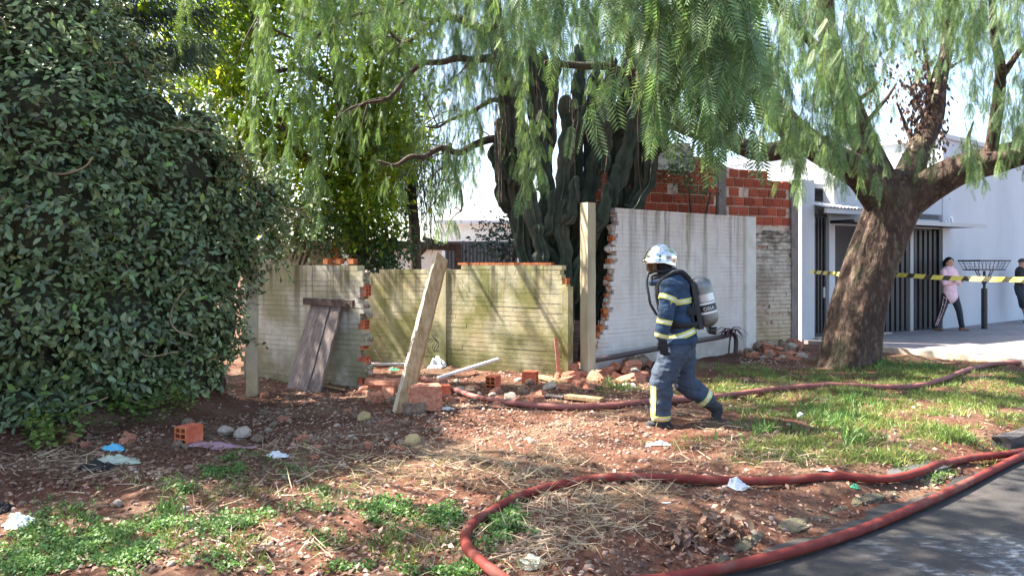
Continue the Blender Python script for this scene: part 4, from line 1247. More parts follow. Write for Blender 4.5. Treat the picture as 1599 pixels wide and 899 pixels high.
# shrubs behind the walls
def shrub(px, Y, boxes, label, per=40, size=.1, sd=.16, mname='bush_leaf', stemtop=380):
    b = Vector((P(px, 412, Y).x, Y, 0))
    r = thing('shrub', b, label, 'shrub')
    v, f = clumps(boxes, per, size, sd, 'simple'); mobj('foliage', v, f, mname, r)
    for k in range(3):
        V, F = tube(spline([b + Vector((random.uniform(-.1, .1), 0, -.1)), b + Vector((random.uniform(-.3, .3), 0, .8)), P(px + random.uniform(-30, 30), stemtop, Y)], 5), interp([.05, .035, .015], 5), 7)
        mobj('stem', V, F, 'thin_bark', r, smooth=True)
    return r
shrub(590, 14.0, [(545, 640, 345, 415, 13.6, 14.4, 60), (570, 610, 390, 440, 13.6, 14.2, 20)], 'dark leafy shrub standing behind the short wall\'s broken end')
shrub(460, 13.2, [(420, 520, 330, 395, 12.9, 13.5, 34)], 'pale green shrub peeping over the short wall beside the hedge')
shrub(785, 13.5, [(755, 815, 345, 415, 13.2, 13.8, 26)], 'small dark shrub at the foot of the cactus above the mossy wall', mname='conifer_leaf')
shrub(950, 12.2, [(925, 965, 425, 470, 12.0, 12.3, 8)], 'small leafy shrub in the gap left of the white wall', per=20, size=.07, sd=.08, stemtop=460)
shrub(1090, 13.3, [(1040, 1110, 250, 300, 12.95, 13.25, 26)], 'mossy creeper spilling over the top of the brick gable', per=40, size=.06, sd=.10, stemtop=300)

# cactus
ca = thing('column_cactus', Vector((P(880, 412, 11.7).x, 11.7, 0)), 'enormous dark column cactus with dozens of crowded ribbed stems', 'cactus')
def cstem(lst, r=.12):
    pts, rr = L4(lst); rr = [q * .86 for q in rr]
    sp = [p + Vector((.012 * math.sin(i * .8), 0, 0)) for i, p in enumerate(spline(pts, 9))]; rad = interp(rr, 9); ph = random.uniform(0, 9)
    nn_ = len(sp); rad = [q * (1 + .10 * math.sin(i * 1.3 + ph) + .12 * math.sin(i * .47 + ph)) for i, q in enumerate(rad)]
    rad[-1] *= .45; rad[-2] *= .8
    def rf(t, a, i, j):
        return (1.18 if j % 2 == 0 else .62) * (1 + .10 * noise.noise(Vector((j * 1.7 + ph, i * .75, 0))))
    V, F = tube(sp, rad, 14, rf)
    mobj('stem', V, F, 'cactus_skin', ca)
base = lambda dx=0: (880 + dx, 575, 11.7)
main = [
    [(875, 590, 11.6, .24), (872, 500, 11.6, .22), (868, 420, 11.6, .19), (860, 340, 11.6, .16), (850, 270, 11.6, .14), (838, 200, 11.6, .13), (832, 130, 11.6, .12), (830, 60, 11.6, .10)],
    [(895, 590, 11.8, .24), (898, 500, 11.8, .20), (905, 420, 11.8, .17), (915, 330, 11.7, .14), (928, 270, 11.6, .13), (940, 210, 11.5, .13), (952, 140, 11.5, .12), (958, 90, 11.5, .10)],
    [(885, 590, 11.9, .22), (886, 450, 11.9, .18), (890, 360, 11.9, .15), (898, 280, 11.9, .13), (900, 200, 11.9, .12), (905, 130, 11.9, .11), (905, 70, 11.9, .09)],
    [(868, 420, 11.5, .15), (842, 370, 11.4, .13), (828, 310, 11.4, .12), (822, 250, 11.4, .11), (815, 190, 11.4, .10)],
    [(862, 380, 11.5, .14), (876, 300, 11.3, .12), (884, 240, 11.3, .12), (886, 190, 11.3, .11), (880, 150, 11.3, .10)],
    [(905, 400, 11.6, .14), (940, 330, 11.5, .13), (968, 270, 11.5, .13), (985, 210, 11.5, .13), (1000, 150, 11.5, .12), (1008, 100, 11.5, .10)],
    [(900, 440, 12, .16), (950, 390, 12.1, .15), (985, 340, 12.1, .15), (998, 280, 12.1, .15), (1000, 220, 12.1, .14), (1010, 150, 12.1, .12), (1005, 80, 12.1, .10)],
    [(985, 330, 12.0, .13), (1010, 290, 12, .12), (1018, 240, 12, .12), (1022, 180, 12, .11), (1018, 130, 12, .10)],
    [(862, 460, 11.8, .15), (832, 420, 11.9, .14), (812, 350, 11.9, .13), (800, 280, 11.9, .12), (788, 220, 11.9, .12), (780, 185, 11.9, .10)],
    [(830, 400, 12, .13), (800, 330, 12, .12), (790, 290, 12, .11), (775, 250, 12, .10), (770, 225, 12, .09)],
    [(850, 300, 11.7, .12), (856, 220, 11.8, .12), (862, 150, 11.8, .11), (868, 90, 11.8, .10)],
    [(915, 330, 11.8, .12), (922, 250, 11.9, .12), (925, 180, 11.9, .12), (930, 110, 11.9, .10)],
    [(942, 330, 11.7, .12), (958, 280, 11.8, .11), (962, 210, 11.8, .11), (975, 150, 11.8, .11), (980, 90, 11.8, .09)],
    [(870, 500, 11.4, .14), (850, 430, 11.3, .12), (845, 390, 11.3, .11), (838, 350, 11.3, .10)],
    [(890, 470, 11.45, .13), (912, 400, 11.3, .11), (925, 360, 11.3, .10), (930, 320, 11.3, .09)],
    [(880, 480, 11.35, .13), (884, 400, 11.25, .11), (876, 350, 11.25, .10), (880, 310, 11.25, .09)],
    [(820, 250, 11.5, .10), (808, 180, 11.6, .10), (812, 120, 11.6, .09), (806, 80, 11.6, .08)],
    [(838, 190, 11.5, .10), (850, 130, 11.5, .10), (846, 80, 11.5, .09)],
    [(798, 290, 11.8, .09), (812, 240, 11.7, .09), (806, 200, 11.7, .08)],
    [(958, 400, 12.1, .13), (972, 330, 12.2, .12), (975, 250, 12.2, .12), (990, 180, 12.2, .11)],
    [(880, 560, 11.5, .20), (858, 500, 11.5, .17), (846, 460, 11.6, .15), (820, 400, 11.8, .12), (815, 330, 11.8, .10)],
    [(900, 570, 11.6, .18), (915, 500, 11.7, .16), (938, 440, 11.9, .14), (945, 380, 11.9, .12), (952, 330, 11.9, .10)],
    [(912, 560, 11.7, .16), (930, 500, 11.9, .15), (944, 450, 12, .14), (948, 400, 12.1, .12)],
]
for L_ in main: cstem(L_)
for L_ in list(main):
    if random.random() < .8:   # short side arms
        k = random.randrange(1, len(L_) - 1); a = L_[k]; s = random.choice((-1, 1))
        cstem([(a[0], a[1], a[2], .09), (a[0] + s * 15, a[1] - 12, a[2] - .1, .085), (a[0] + s * 20, a[1] - 45, a[2] - .12, .08), (a[0] + s * 22, a[1] - 75, a[2] - .12, .06)])
# dry hanging roots in front of it
m = MB()
for i in range(34):
    x = random.gauss(800, 26) if i < 20 else random.uniform(860, 1010); y0 = random.uniform(20, 160); l = random.uniform(60, 220)
    p = P(x, y0, 11.0); pts = [p]
    for k in range(5): p = p + Vector((random.gauss(0, .03), random.gauss(0, .03), -l / FPX * 11 / 5)); pts.append(p)
    m.tube(spline(pts, 2), .006, 4)
o = m.obj('hanging_roots', 'thin_bark', ca)
#@@THINGS
# ------------------------------------------------------------------ leaning wood
def plank_mesh(corner_fn, n=10):
    pass
pn = thing('wooden_panel', G(470, 612), 'grey weathered wooden panel with top batten leaning on the short wall', 'wooden panel')
bl_, br_ = G(446, 607), G(497, 613)
tl_, tr_ = P(487, 468, 9.80), P(535, 468, 9.50)
bl_.z = ghs(bl_.x, bl_.y) - .01; br_.z = ghs(br_.x, br_.y) - .01
nrm = (br_ - bl_).cross(tl_ - bl_).normalized()
if nrm.y > 0: nrm = -nrm
for i in range(3):
    t0 = [0, .345, .675][i]; t1 = [.325, .655, 1][i]
    m = MB(); n = 12; j0 = random.uniform(-.01, .03); dz = random.uniform(-.008, .008)
    for k in range(n + 1):
        t = k / n * (1 + (.012 * (i - 1)))
        for (s, th) in ((t0, 0), (t1, 0), (t1, .03), (t0, .03)):
            b = bl_.lerp(br_, s); a = tl_.lerp(tr_, s)
            p = b.lerp(a, t) - nrm * (th + dz) + (br_ - bl_).normalized() * (.006 * math.sin(k * 1.7 + i * 2 + s * 9))
            m.v.append(p)
    for k in range(n):
        for j in range(4):
            q = k * 4 + j; r_ = k * 4 + (j + 1) % 4; m.f.append((q, r_, r_ + 4, q + 4)); m.m.append(0)
    m.f += [(3, 2, 1, 0), tuple(n * 4 + q for q in range(4))]; m.m += [0, 0]
    o = m.obj('plank', 'weathered_wood', pn, origin=bl_)
    ang_ = math.atan2((tl_ - bl_).x, (tl_ - bl_).z); rt_ = Matrix.Rotation(ang_, 4, 'Y')
    o.data.transform(rt_.inverted()); o.rotation_euler = (0, ang_, 0)
m = MB(); a_, b_ = P(475, 470, 9.80), P(552, 474, 9.37)
m.bar(a_ + nrm * .0, b_, .05, .09); m.obj('batten', 'dark_wood', pn)
m = MB(); m.bar(P(545, 474, 9.40), P(540, 486, 9.40), .05, .05); m.obj('hinge_block', 'dark_wood', pn)

# leaning split timber
tb = thing('leaning_timber', G(626, 642), 'thick pale split timber post tilting right in the rubble', 'timber')
b0 = G(626, 642); t_ = P(688, 402, 8.75)
m = MB(); n = 18; m2 = MB()
d = (t_ - b0).normalized(); sx = d.cross(Vector((0, 1, 0))).normalized(); sx = Vector((1, 0, 0)) - d * d.x; sx.normalize(); sy = d.cross(sx).normalized()
if sy.y < 0: sy = -sy
for k in range(n + 1):
    c = b0.lerp(t_, k / n) - d * (.12 if k == 0 else 0)
    w = .088 + .002 * math.sin(k * 1.9); 
    e1 = -.045 + .005 * math.sin(k * .8) + .004 * math.sin(k * 2.3)
    top = (k == n)
    prof = [(-w, -.02), (e1, -.075), (w * .98, -.05), (w, .06), (-w * .9, .07)]
    for q, (a, b) in enumerate(prof):
        p = c + sx * a + sy * b
        if top: p = p + d * (.05 * math.sin(q * 2.1))
        m.v.append(p)
for k in range(n):
    for j in range(5):
        q = k * 5 + j; r_ = k * 5 + (j + 1) % 5; m.f.append((q, r_, r_ + 5, q + 5)); m.m.append(1 if j == 0 else 0)
m.f.append(tuple(n * 5 + q for q in range(5))); m.m.append(1)
m.obj('post', ['raw_timber', 'timber_pale'], tb)
w_ = MB()
for k in range(3):
    c = P(666, 530, 8.3) + Vector((.02 * k, -.02, -.02 * k))
    w_.tube(spline([c, c + Vector((.06, -.02, .05)), c + Vector((.10, 0, -.01)), c + Vector((.07, -.02, -.08)), c + Vector((.1, 0, -.14 + .03 * k))], 4), .004, 5)
w_.obj('wire_tangle', 'rubber_black', tb)

# dark pipe along the white wall
m = MB()
m.tube(spline([P(926, 563, 10.75), P(1000, 549, 11.2), P(1080, 534, 12.0), P(1125, 526, 12.55), P(1144, 522, 12.75), P(1149, 528, 12.8), P(1149, 545, 12.8), P(1148, 552, 12.8)], 8), .038, 10)
o = m.obj('pipe', 'pipe_dark', origin=P(1148, 552, 12.8), smooth=True)
set_props(o, 'long dark pipe slanting across the foot of the white wall', 'pipe')

# cordyline
cb = P(1137, 545, 12.6); cb.z = 0
cr = thing('cordyline', cb, 'small purple leaved cordyline plant in front of the white wall', 'plant')
m = MB(); m.tube([cb + Vector((0, 0, -.05)), cb + Vector((.02, 0, .2)), cb + Vector((.04, 0, .42))], .014, 6); m.obj('stem', 'thin_bark', cr)
for k in range(15):
    a = k * 2.4; c = cb + Vector((.04, 0, .40 + .006 * k)); l = random.uniform(.22, .36); up = random.uniform(.35, 1.2)
    V = []; n = 7
    h = Vector((math.cos(a), math.sin(a), 0)); sd_ = Vector((-math.sin(a), math.cos(a), 0))
    for q in range(n):
        t = q / (n - 1); w = .030 * math.sin(PI * min(.97, t * .9 + .08))
        p = c + h * (l * t * .9) + Vector((0, 0, l * (up * t - 1.1 * t * t)))
        V += [p - sd_ * w + Vector((0, 0, .008)), p, p + sd_ * w + Vector((0, 0, .008))]
    F = []
    for q in range(n - 1): F += [(q * 3, q * 3 + 1, q * 3 + 4, q * 3 + 3), (q * 3 + 1, q * 3 + 2, q * 3 + 5, q * 3 + 4)]
    mobj('leaf', V, F, 'purple_leaf', cr, smooth=True)

# raised litter basket on the pavement
bb = P(1537, 515, 17.4); bb.z = .075
tbk = thing('litter_basket', bb, 'black wire litter basket raised on a post against the pale wall', 'litter basket', rotz=.45)
m = MB(); m.tube([(0, 0, -.05), (0, 0, .95)], .065, 12); m.local('post', 'black_steel', tbk)
m = MB(); m.tube([(0, 0, .95), (0, 0, 1.36)], .03, 10); m.local('upper_post', 'black_steel', tbk)
m = MB(); zt, zb_ = 1.60, 1.39
T_ = [(-.58, -.25), (.58, -.25), (.58, .25), (-.58, .25)]; B_ = [(-.50, -.18), (.50, -.18), (.50, .18), (-.50, .18)]
for i in range(4):
    a, b = T_[i], T_[(i + 1) % 4]; c, d_ = B_[i], B_[(i + 1) % 4]
    m.bar((a[0], a[1], zt), (b[0], b[1], zt), .035); m.bar((c[0], c[1], zb_), (d_[0], d_[1], zb_), .03)
m.local('rim', 'black_steel', tbk)
m = MB()
for i in range(4):
    a, b = T_[i], T_[(i + 1) % 4]; c, d_ = B_[i], B_[(i + 1) % 4]; n = 8 if i % 2 == 0 else 4
    for k in range(n + 1):
        t = k / n
        m.bar((a[0] + (b[0] - a[0]) * t, a[1] + (b[1] - a[1]) * t, zt), (c[0] + (d_[0] - c[0]) * t, c[1] + (d_[1] - c[1]) * t, zb_), .007)
    for h_ in (.33, .66):
        q0 = [(a[j] + (c[j] - a[j]) * h_) for j in (0, 1)]; q1 = [(b[j] + (d_[j] - b[j]) * h_) for j in (0, 1)]
        m.bar((q0[0], q0[1], zt + (zb_ - zt) * h_), (q1[0], q1[1], zt + (zb_ - zt) * h_), .007)
for k in range(9): x = -.50 + 1.0 * k / 8; m.bar((x, -.18, zb_), (x, .18, zb_), .007)
m.local('wire_mesh', 'black_steel', tbk)
for (x, y) in ((-.36, 0), (.36, 0), (0, -.16), (0, .16)):
    m = MB(); m.bar((0, 0, 1.0), (x, y, zb_), .016); m.local('brace', 'black_steel', tbk)

# barrier tape
pts = spline([P(1264, 424, 14.75), P(1300, 427, 13.6), P(1345, 429, 12.35), P(1372, 429, 12.15), P(1400, 429, 11.9), P(1480, 434, 11.0), P(1560, 436, 10.2), P(1660, 437, 9.2), P(1780, 436, 8.4)], 16)
V = []; F = []; mi = []; acc_ = 0; prev = pts[0]; hw = .035
dens = []
for a, b in zip(pts, pts[1:]):
    for k in range(4): dens.append(a.lerp(b, k / 4))
dens.append(pts[-1])
cum = [0]
for a, b in zip(dens, dens[1:]): cum.append(cum[-1] + (b - a).length)
def at_len(s):
    s = min(max(s, 0), cum[-1] - 1e-4)
    i = int(np.searchsorted(cum, s, 'right')) - 1
    t = (s - cum[i]) / max(1e-6, cum[i + 1] - cum[i]); return dens[i].lerp(dens[i + 1], t)
s = .05; k = 0
while s < cum[-1] - .3:
    w = .20 if k % 2 == 0 else .13
    nsub = 3
    for q in range(nsub):
        s0 = s + w * q / nsub; s1 = s + w * (q + 1) / nsub
        tw = lambda ss: Vector((0, .012 * math.sin(ss * 1.3), 0))
        o_ = len(V)
        V += [at_len(s0 - .035) - Vector((0, 0, hw)) + tw(s0), at_len(s1 - .035) - Vector((0, 0, hw)) + tw(s1), at_len(s1 + .035) + Vector((0, 0, hw)) - tw(s1), at_len(s0 + .035) + Vector((0, 0, hw)) - tw(s0)]
        F.append((o_, o_ + 1, o_ + 2, o_ + 3)); mi.append(k % 2)
    s += w; k += 1
tp_ = mobj('barrier_tape', V, F, ['tape_yellow', 'tape_black'], origin=P(1264, 424, 14.75), midx=mi)
set_props(tp_, 'yellow and black striped barrier tape strung past the tree trunk', 'tape')

# hoses
def hose(name, pix, r, mname, label, coupl=()):
    pts = []
    for p in pix:
        def pl_(z): Y = (CZ - z - r) * FPX / (p[1] - HY); return Vector(((p[0] - CX) / FPX * Y, Y, z))
        g = pl_(0.0)
        if street(g.x, g.y)[1] > -.05: g = pl_(-.1)
        pts.append(g)
    sp = spline(pts, 14)
    for i, p in enumerate(sp):
        a, s = street(p.x, p.y)
        z = max(ghs(p.x, p.y), -.1 if s > -.05 else -1)
        p.z = z
    zs = [p.z for p in sp]
    for i, p in enumerate(sp):
        w = zs[max(0, i - 9):i + 10]; p.z = max(zs[i] - .004, sum(w) / len(w) + .01) + r * .9
    V, F = tube(sp, r, 14, lambda t, a, i, j: 1 + .05 * noise.noise(Vector((i * .35, math.cos(a), math.sin(a)))) + .06 * noise.noise(Vector((i * .09, 3, 1))) * math.cos(2 * a))
    root = thing(name, Vector((sp[0].x, sp[0].y, sp[0].z - r)), label, 'fire hose')
    mobj('tube', V, F, mname, root, smooth=True)
    for i in coupl:
        i = int(len(sp) * i); t = (sp[i + 1] - sp[i - 1]).normalized()
        V, F = tube([sp[i] - t * .09, sp[i] - t * .05, sp[i] + t * .05, sp[i] + t * .09], [r * 1.1, r * 1.35, r * 1.35, r * 1.1], 14); mobj('coupling', V, F, 'grey_steel', root)
    return root
hose('fire_hose', [(1760, 672), (1680, 685), (1599, 704), (1500, 721), (1400, 733), (1300, 741), (1200, 746), (1100, 748), (1000, 751), (930, 754), (860, 763), (800, 779), (757, 799), (733, 822), (727, 846),
                   (745, 872), (790, 897), (860, 914), (950, 916), (1040, 905), (1120, 890), (1200, 872), (1280, 850), (1360, 822), (1440, 788), (1520, 750), (1599, 711), (1690, 672)], .031, 'hose_red',
     'thick red fire hose looping in the foreground from verge to road')
hose('fire_hose', [(660, 588), (700, 602), (740, 615), (790, 626), (850, 632), (920, 634), (1000, 633), (1060, 627), (1120, 617), (1200, 608), (1290, 605), (1370, 604), (1430, 600), (1480, 591), (1515, 578), (1545, 570), (1599, 567), (1700, 566)], .034, 'hose_dusty',
     'dusty red fire hose running from the rubble behind the firefighter to the driveway')
#@@RUBBLE
# ------------------------------------------------------------------ kerb stones, slab
def rock_mesh(name, seed, m, sub=2, flat_=.7):
    b = bmesh.new(); bmesh.ops.create_icosphere(b, subdivisions=sub, radius=.5)
    o = Vector((seed * 3.1, seed * 1.7, seed))
    for v in b.verts:
        q = v.co.copy(); f = 1 + .45 * noise.noise(q * 2.2 + o) + .15 * noise.noise(q * 6 + o)
        v.co = Vector((q.x * f, q.y * f * .8, q.z * f * flat_))
        for ax_ in (Vector((.6, .5, .6)).normalized(), Vector((-.7, .2, .5)).normalized(), Vector((.1, -.8, .5)).normalized()):
            dd_ = v.co.dot(ax_) - .33
            if dd_ > 0: v.co -= ax_ * dd_ * .8
    zmin = min(v.co.z for v in b.verts)
    for v in b.verts: v.co.z -= zmin
    V = [v.co.copy() for v in b.verts]; F = [tuple(v.index for v in f.verts) for f in b.faces]; b.free()
    return mesh_np(name, V, F, m)
def chunk_mesh(name, seed, m, dims):
    """broken masonry lump: a box with knocked-off corners and uneven faces"""
    b = bmesh.new(); bmesh.ops.create_cube(b, size=1)
    bmesh.ops.subdivide_edges(b, edges=b.edges[:], cuts=2, use_grid_fill=True)
    o = Vector((seed * 2.3, seed, seed * 5.1))
    for v in b.verts:
        q = v.co.copy(); n_ = noise.noise_vector(q * 2.5 + o) * .16
        c = Vector((1, 1, 1)) * (1 - .25 * max(0, q.length - .62))
        v.co = Vector(((q.x + n_.x) * dims[0], (q.y + n_.y) * dims[1], (q.z + n_.z) * dims[2])) * (c.x)
    zmin = min(v.co.z for v in b.verts)
    for v in b.verts: v.co.z -= zmin
    V = [v.co.copy() for v in b.verts]; F = [tuple(v.index for v in f.verts) for f in b.faces]; b.free()
    return mesh_np(name, V, F, m)
ROCKS = [rock_mesh('stone%d' % i, i + 1, 'stone') for i in range(5)]
WROCK = [rock_mesh('plaster%d' % i, i + 11, 'white_debris', flat_=.5) for i in range(4)]
BRK = [chunk_mesh('brickbat%d' % i, i + 3, 'brick_debris', (1, .62, .55)) for i in range(4)]
MOSS = [rock_mesh('kerbstone%d' % i, i + 30, 'mossy_stone', 3, .45) for i in range(4)]

def lay(mesh, p, size, label, cat, group, name, rx=.25, rz=None, dz=0):
    o = link(name, mesh, None, (p.x, p.y, p.z - .2 * size + dz), (random.gauss(0, rx), random.gauss(0, rx), random.uniform(0, 6.28) if rz is None else rz))
    o.scale = (size, size * random.uniform(.8, 1.15), size * random.uniform(.75, 1.1))
    return set_props(o, label, cat, group)

ks = [(1125, 866), (1165, 850), (1205, 834), (1240, 819), (1275, 806), (1312, 794), (1350, 783), (1388, 772), (1425, 761), (1455, 752)]
for i, p in enumerate(ks):
    g = G(*p); g.z -= .06
    o = link('kerb_stone', MOSS[i % 4], None, g, (random.gauss(0, .05), random.gauss(0, .05), math.atan2(U.y, U.x) + random.gauss(0, .12)))
    s_ = random.uniform(.20, .32); o.scale = (s_ * 1.5, s_ * .75, s_ * .55)
    set_props(o, 'mossy broken kerb stone in the row along the road edge', 'kerb stone', 'mossy kerb stones along the road')
# grey slab beside the drain
m = MB(); q = [G(1372, 741), G(1400, 755), G(1462, 748), G(1482, 738), G(1440, 726)]
m.add([(v.x, v.y, -.025 + .02 * i) for i, v in zip((0, -.8, -.8, -.5, .6), q)] + [(v.x, v.y, -.16) for v in q], [(0, 1, 2, 3, 4), (0, 5, 6, 1), (1, 6, 7, 2), (2, 7, 8, 3), (3, 8, 9, 4), (4, 9, 5, 0)])
flat('slab_grey', (.085, .08, .078), .9, bump=.4); flat('slab_dark', (.07, .06, .058), .95, bump=.6)
o = m.obj('concrete_slab', 'slab_grey', origin=Vector((q[0].x, q[0].y, -.12))); set_props(o, 'flat dark grey concrete slab sunk beside the mossy kerb stones', 'slab')
m = MB()
a0, s0_ = street(*G(1520, 708)[:2])
KB = chunk_mesh('kerb_block', 77, 'slab_dark', (1, .4, .4))
for k in range(4):
    c = K + U * (a0 + .55 + .46 * k) + N * (-.16)
    o = link('kerb_block', KB, None, (c.x, c.y, -.13), (0, 0, math.atan2(U.y, U.x) + random.gauss(0, .06))); o.scale = (.46, .40, .36)
    set_props(o, 'dark kerb block beneath the grassy verge by the parting hoses', 'kerb stone', 'dark kerb blocks at right')

def pile(pxr, pyr, n, size, kinds, label_of, zfun=None):
    for _ in range(n):
        g = G(random.uniform(*pxr), random.uniform(*pyr))
        if zfun: g.z += zfun(g)
        k = random.choice(kinds); s = random.uniform(*size)
        if k == 'r': lay(random.choice(ROCKS), g, s, label_of[0], 'stone', label_of[1] + ' stones', 'rubble_stone')
        elif k == 'w': lay(random.choice(WROCK), g, s, label_of[2], 'plaster', label_of[1] + ' plaster', 'plaster_chunk')
        else: lay(random.choice(BRK), g, s, label_of[3], 'brick', label_of[1] + ' bricks', 'broken_brick')
LA = ('rough stone in the rubble heap below the tall concrete post', 'heap below the post', 'white plaster chunk in the rubble heap below the tall concrete post', 'broken red brick in the rubble heap below the tall concrete post')
pile((858, 1000), (583, 606), 38, (.10, .26), 'rbbbw', LA)
pile((870, 1005), (573, 590), 26, (.14, .28), 'rbbw', LA, lambda g: .09)
LB = ('rough stone in the rubble by the stained plaster wall', 'heap by the plaster wall', 'white plaster chunk in the rubble by the stained plaster wall', 'broken red brick in the rubble by the stained plaster wall')
pile((1150, 1262), (545, 562), 36, (.08, .24), 'rwbb', LB)
pile((1165, 1255), (541, 550), 20, (.12, .28), 'rwbb', LB, lambda g: .07)
LC = ('rough stone lying in the broken wall opening', 'wall opening', 'white plaster piece lying in the broken wall opening', 'broken red brick lying in the broken wall opening')
pile((560, 860), (588, 632), 70, (.06, .19), 'rbbbw', LC)
pile((570, 640), (598, 628), 14, (.10, .24), 'bbrw', LC)
LD = ('stone lying loose on the dirt before the short wall', 'dirt before the short wall', 'white plaster bit lying loose on the dirt before the short wall', 'broken red brick lying loose on the dirt before the short wall')
pile((405, 700), (620, 720), 40, (.04, .12), 'rrwbb', LD)
LE_ = ('stone at the foot of the hedge', 'foot of the hedge', 'white plaster bit at the foot of the hedge', 'broken red brick at the foot of the hedge')
pile((0, 400), (660, 700), 14, (.06, .14), 'rrb', LE_)
LF = ('small stone lying on the trampled ground in the foreground', 'foreground ground', 'small white chip lying on the trampled ground in the foreground', 'small brick piece lying on the trampled ground in the foreground')
pile((150, 1180), (720, 880), 40, (.025, .07), 'rrwwb', LF)
LG = ('small stone lying in the grass of the right verge', 'right verge', 'small white chip lying in the grass of the right verge', 'small brick piece lying in the grass of the right verge')
pile((1100, 1560), (600, 690), 14, (.03, .07), 'rww', LG)
# singled-out pieces
def single(mesh, px, py, s, label, cat, name, rz=0, sc=None):
    g = G(px, py); o = link(name, mesh, None, (g.x, g.y, g.z - .01), (0, 0, rz)); o.scale = sc or (s, s, s)
    return set_props(o, label, cat)
single(rock_mesh('pale_stone_a', 41, 'white_debris', flat_=.6), 352, 680, .17, 'pale round stone left of the pair near the orange brick', 'stone', 'pale_stone')
single(rock_mesh('pale_stone_b', 42, 'white_debris', flat_=.6), 380, 682, .18, 'pale round stone in the middle near the orange brick', 'stone', 'pale_stone')
single(rock_mesh('pale_stone_c', 43, 'stone', flat_=.7), 402, 690, .13, 'small brownish round stone beside the two pale stones', 'stone', 'round_stone')
single(chunk_mesh('red_lump', 51, 'brick_debris', (1, .6, .8)), 664, 642, .33, 'big red brown masonry block beside the leaning timber', 'masonry block', 'masonry_block', .3)
single(chunk_mesh('pale_lump', 52, 'stone', (1, .5, .5)), 646, 646, .24, 'pale masonry lump at the foot of the leaning timber', 'masonry block', 'masonry_block', .1)
single(chunk_mesh('orange_lump', 53, 'brick_debris', (1, .6, .4)), 600, 612, .42, 'flat orange brick slab at the broken wall end', 'masonry block', 'masonry_block', -.2)
single(rock_mesh('yellow_lump', 54, 'litter_yellow', flat_=.7), 645, 694, .17, 'white and yellow painted lump on the sunlit dirt', 'debris', 'painted_lump', 0)
single(rock_mesh('yellow_lump_b', 55, 'litter_yellow', flat_=.7), 568, 656, .15, 'yellowish stone before the broken wall end', 'stone', 'yellow_stone', 1)
single(rock_mesh('white_pebble', 56, 'white_debris', flat_=.8), 184, 787, .07, 'round white pebble in the green weeds at left', 'stone', 'pebble')
single(rock_mesh('white_ball', 57, 'litter_white', flat_=.9), 1249, 652, .08, 'small white ball of litter on the right verge', 'litter', 'crumpled_paper')
ob = hollow_brick(.19, .16, .14)
o = ob.local('hollow_brick', 'raw_brick', None, G(295, 690) + Vector((0, 0, -.01)), (0, 0, 1.15)); set_props(o, 'bright orange hollow brick standing at the foot of the hedge', 'brick')
for i, (px, py, rz) in enumerate(((690, 622, .2), (770, 606, 1.2), (828, 598, -.3))):
    o = ob.local('hollow_brick', 'raw_brick', None, G(px, py), (0, 0, rz)); set_props(o, ['hollow red brick just right of the masonry block', 'hollow red brick in the middle of the wall opening', 'hollow red brick near the mossy wall\'s right end'][i], 'brick')

# boards and sticks on the rubble
def stick(a, b, w, h, m_, label, name='board', cat='board', lift=0.03):
    A, B = G(*a), G(*b); A.z += lift + (a[2] if len(a) > 2 else 0); B.z += lift + (b[2] if len(b) > 2 else 0)
    q = MB(); q.bar(A, B, w, h); o = q.obj(name, m_, origin=A); return set_props(o, label, cat)
def stick3(A, B, w, h, m_, label, name, cat):
    q = MB(); q.bar(A, B, w, h); o = q.obj(name, m_, origin=A if A.z < B.z else B); return set_props(o, label, cat)
stick3(G(683, 592) + Vector((0, 0, .02)), P(778, 560, 10.9), .07, .03, 'pvc_pale', 'pale grey strip propped up on the rubble by the mossy wall', 'metal_strip', 'strip')
stick((575, 571), (640, 571), .05, .03, 'pvc_pale', 'pale strip lying at the foot of the mossy wall', 'metal_strip', 'strip')
stick((842, 590), (880, 602), .12, .03, 'raw_timber', 'reddish board lying below the mossy wall\'s end')
stick((885, 622), (940, 628), .14, .04, 'raw_timber', 'flat pinkish board beside the far hose')
stick((840, 618), (880, 621), .10, .02, 'weathered_wood', 'grey board beside the far hose')
stick((500, 603), (538, 612), .025, .025, 'raw_timber', 'thin stick at the foot of the wooden panel', 'stick', 'stick')
stick3(P(893, 590, 10.7) , P(902, 500, 10.9), .10, .03, 'dark_wood', 'dark broken plank leaning in the gap left of the tall post', 'plank', 'plank')
stick3(P(873, 585, 10.25), P(868, 528, 10.35), .05, .09, 'brick_debris', 'splintered reddish stake against the mossy wall\'s right end', 'stake', 'stake')
stick((760, 880), (860, 850), .012, .012, 'straw', 'dry bent stalk on the straw inside the hose loop', 'stalk', 'stalk', .02)

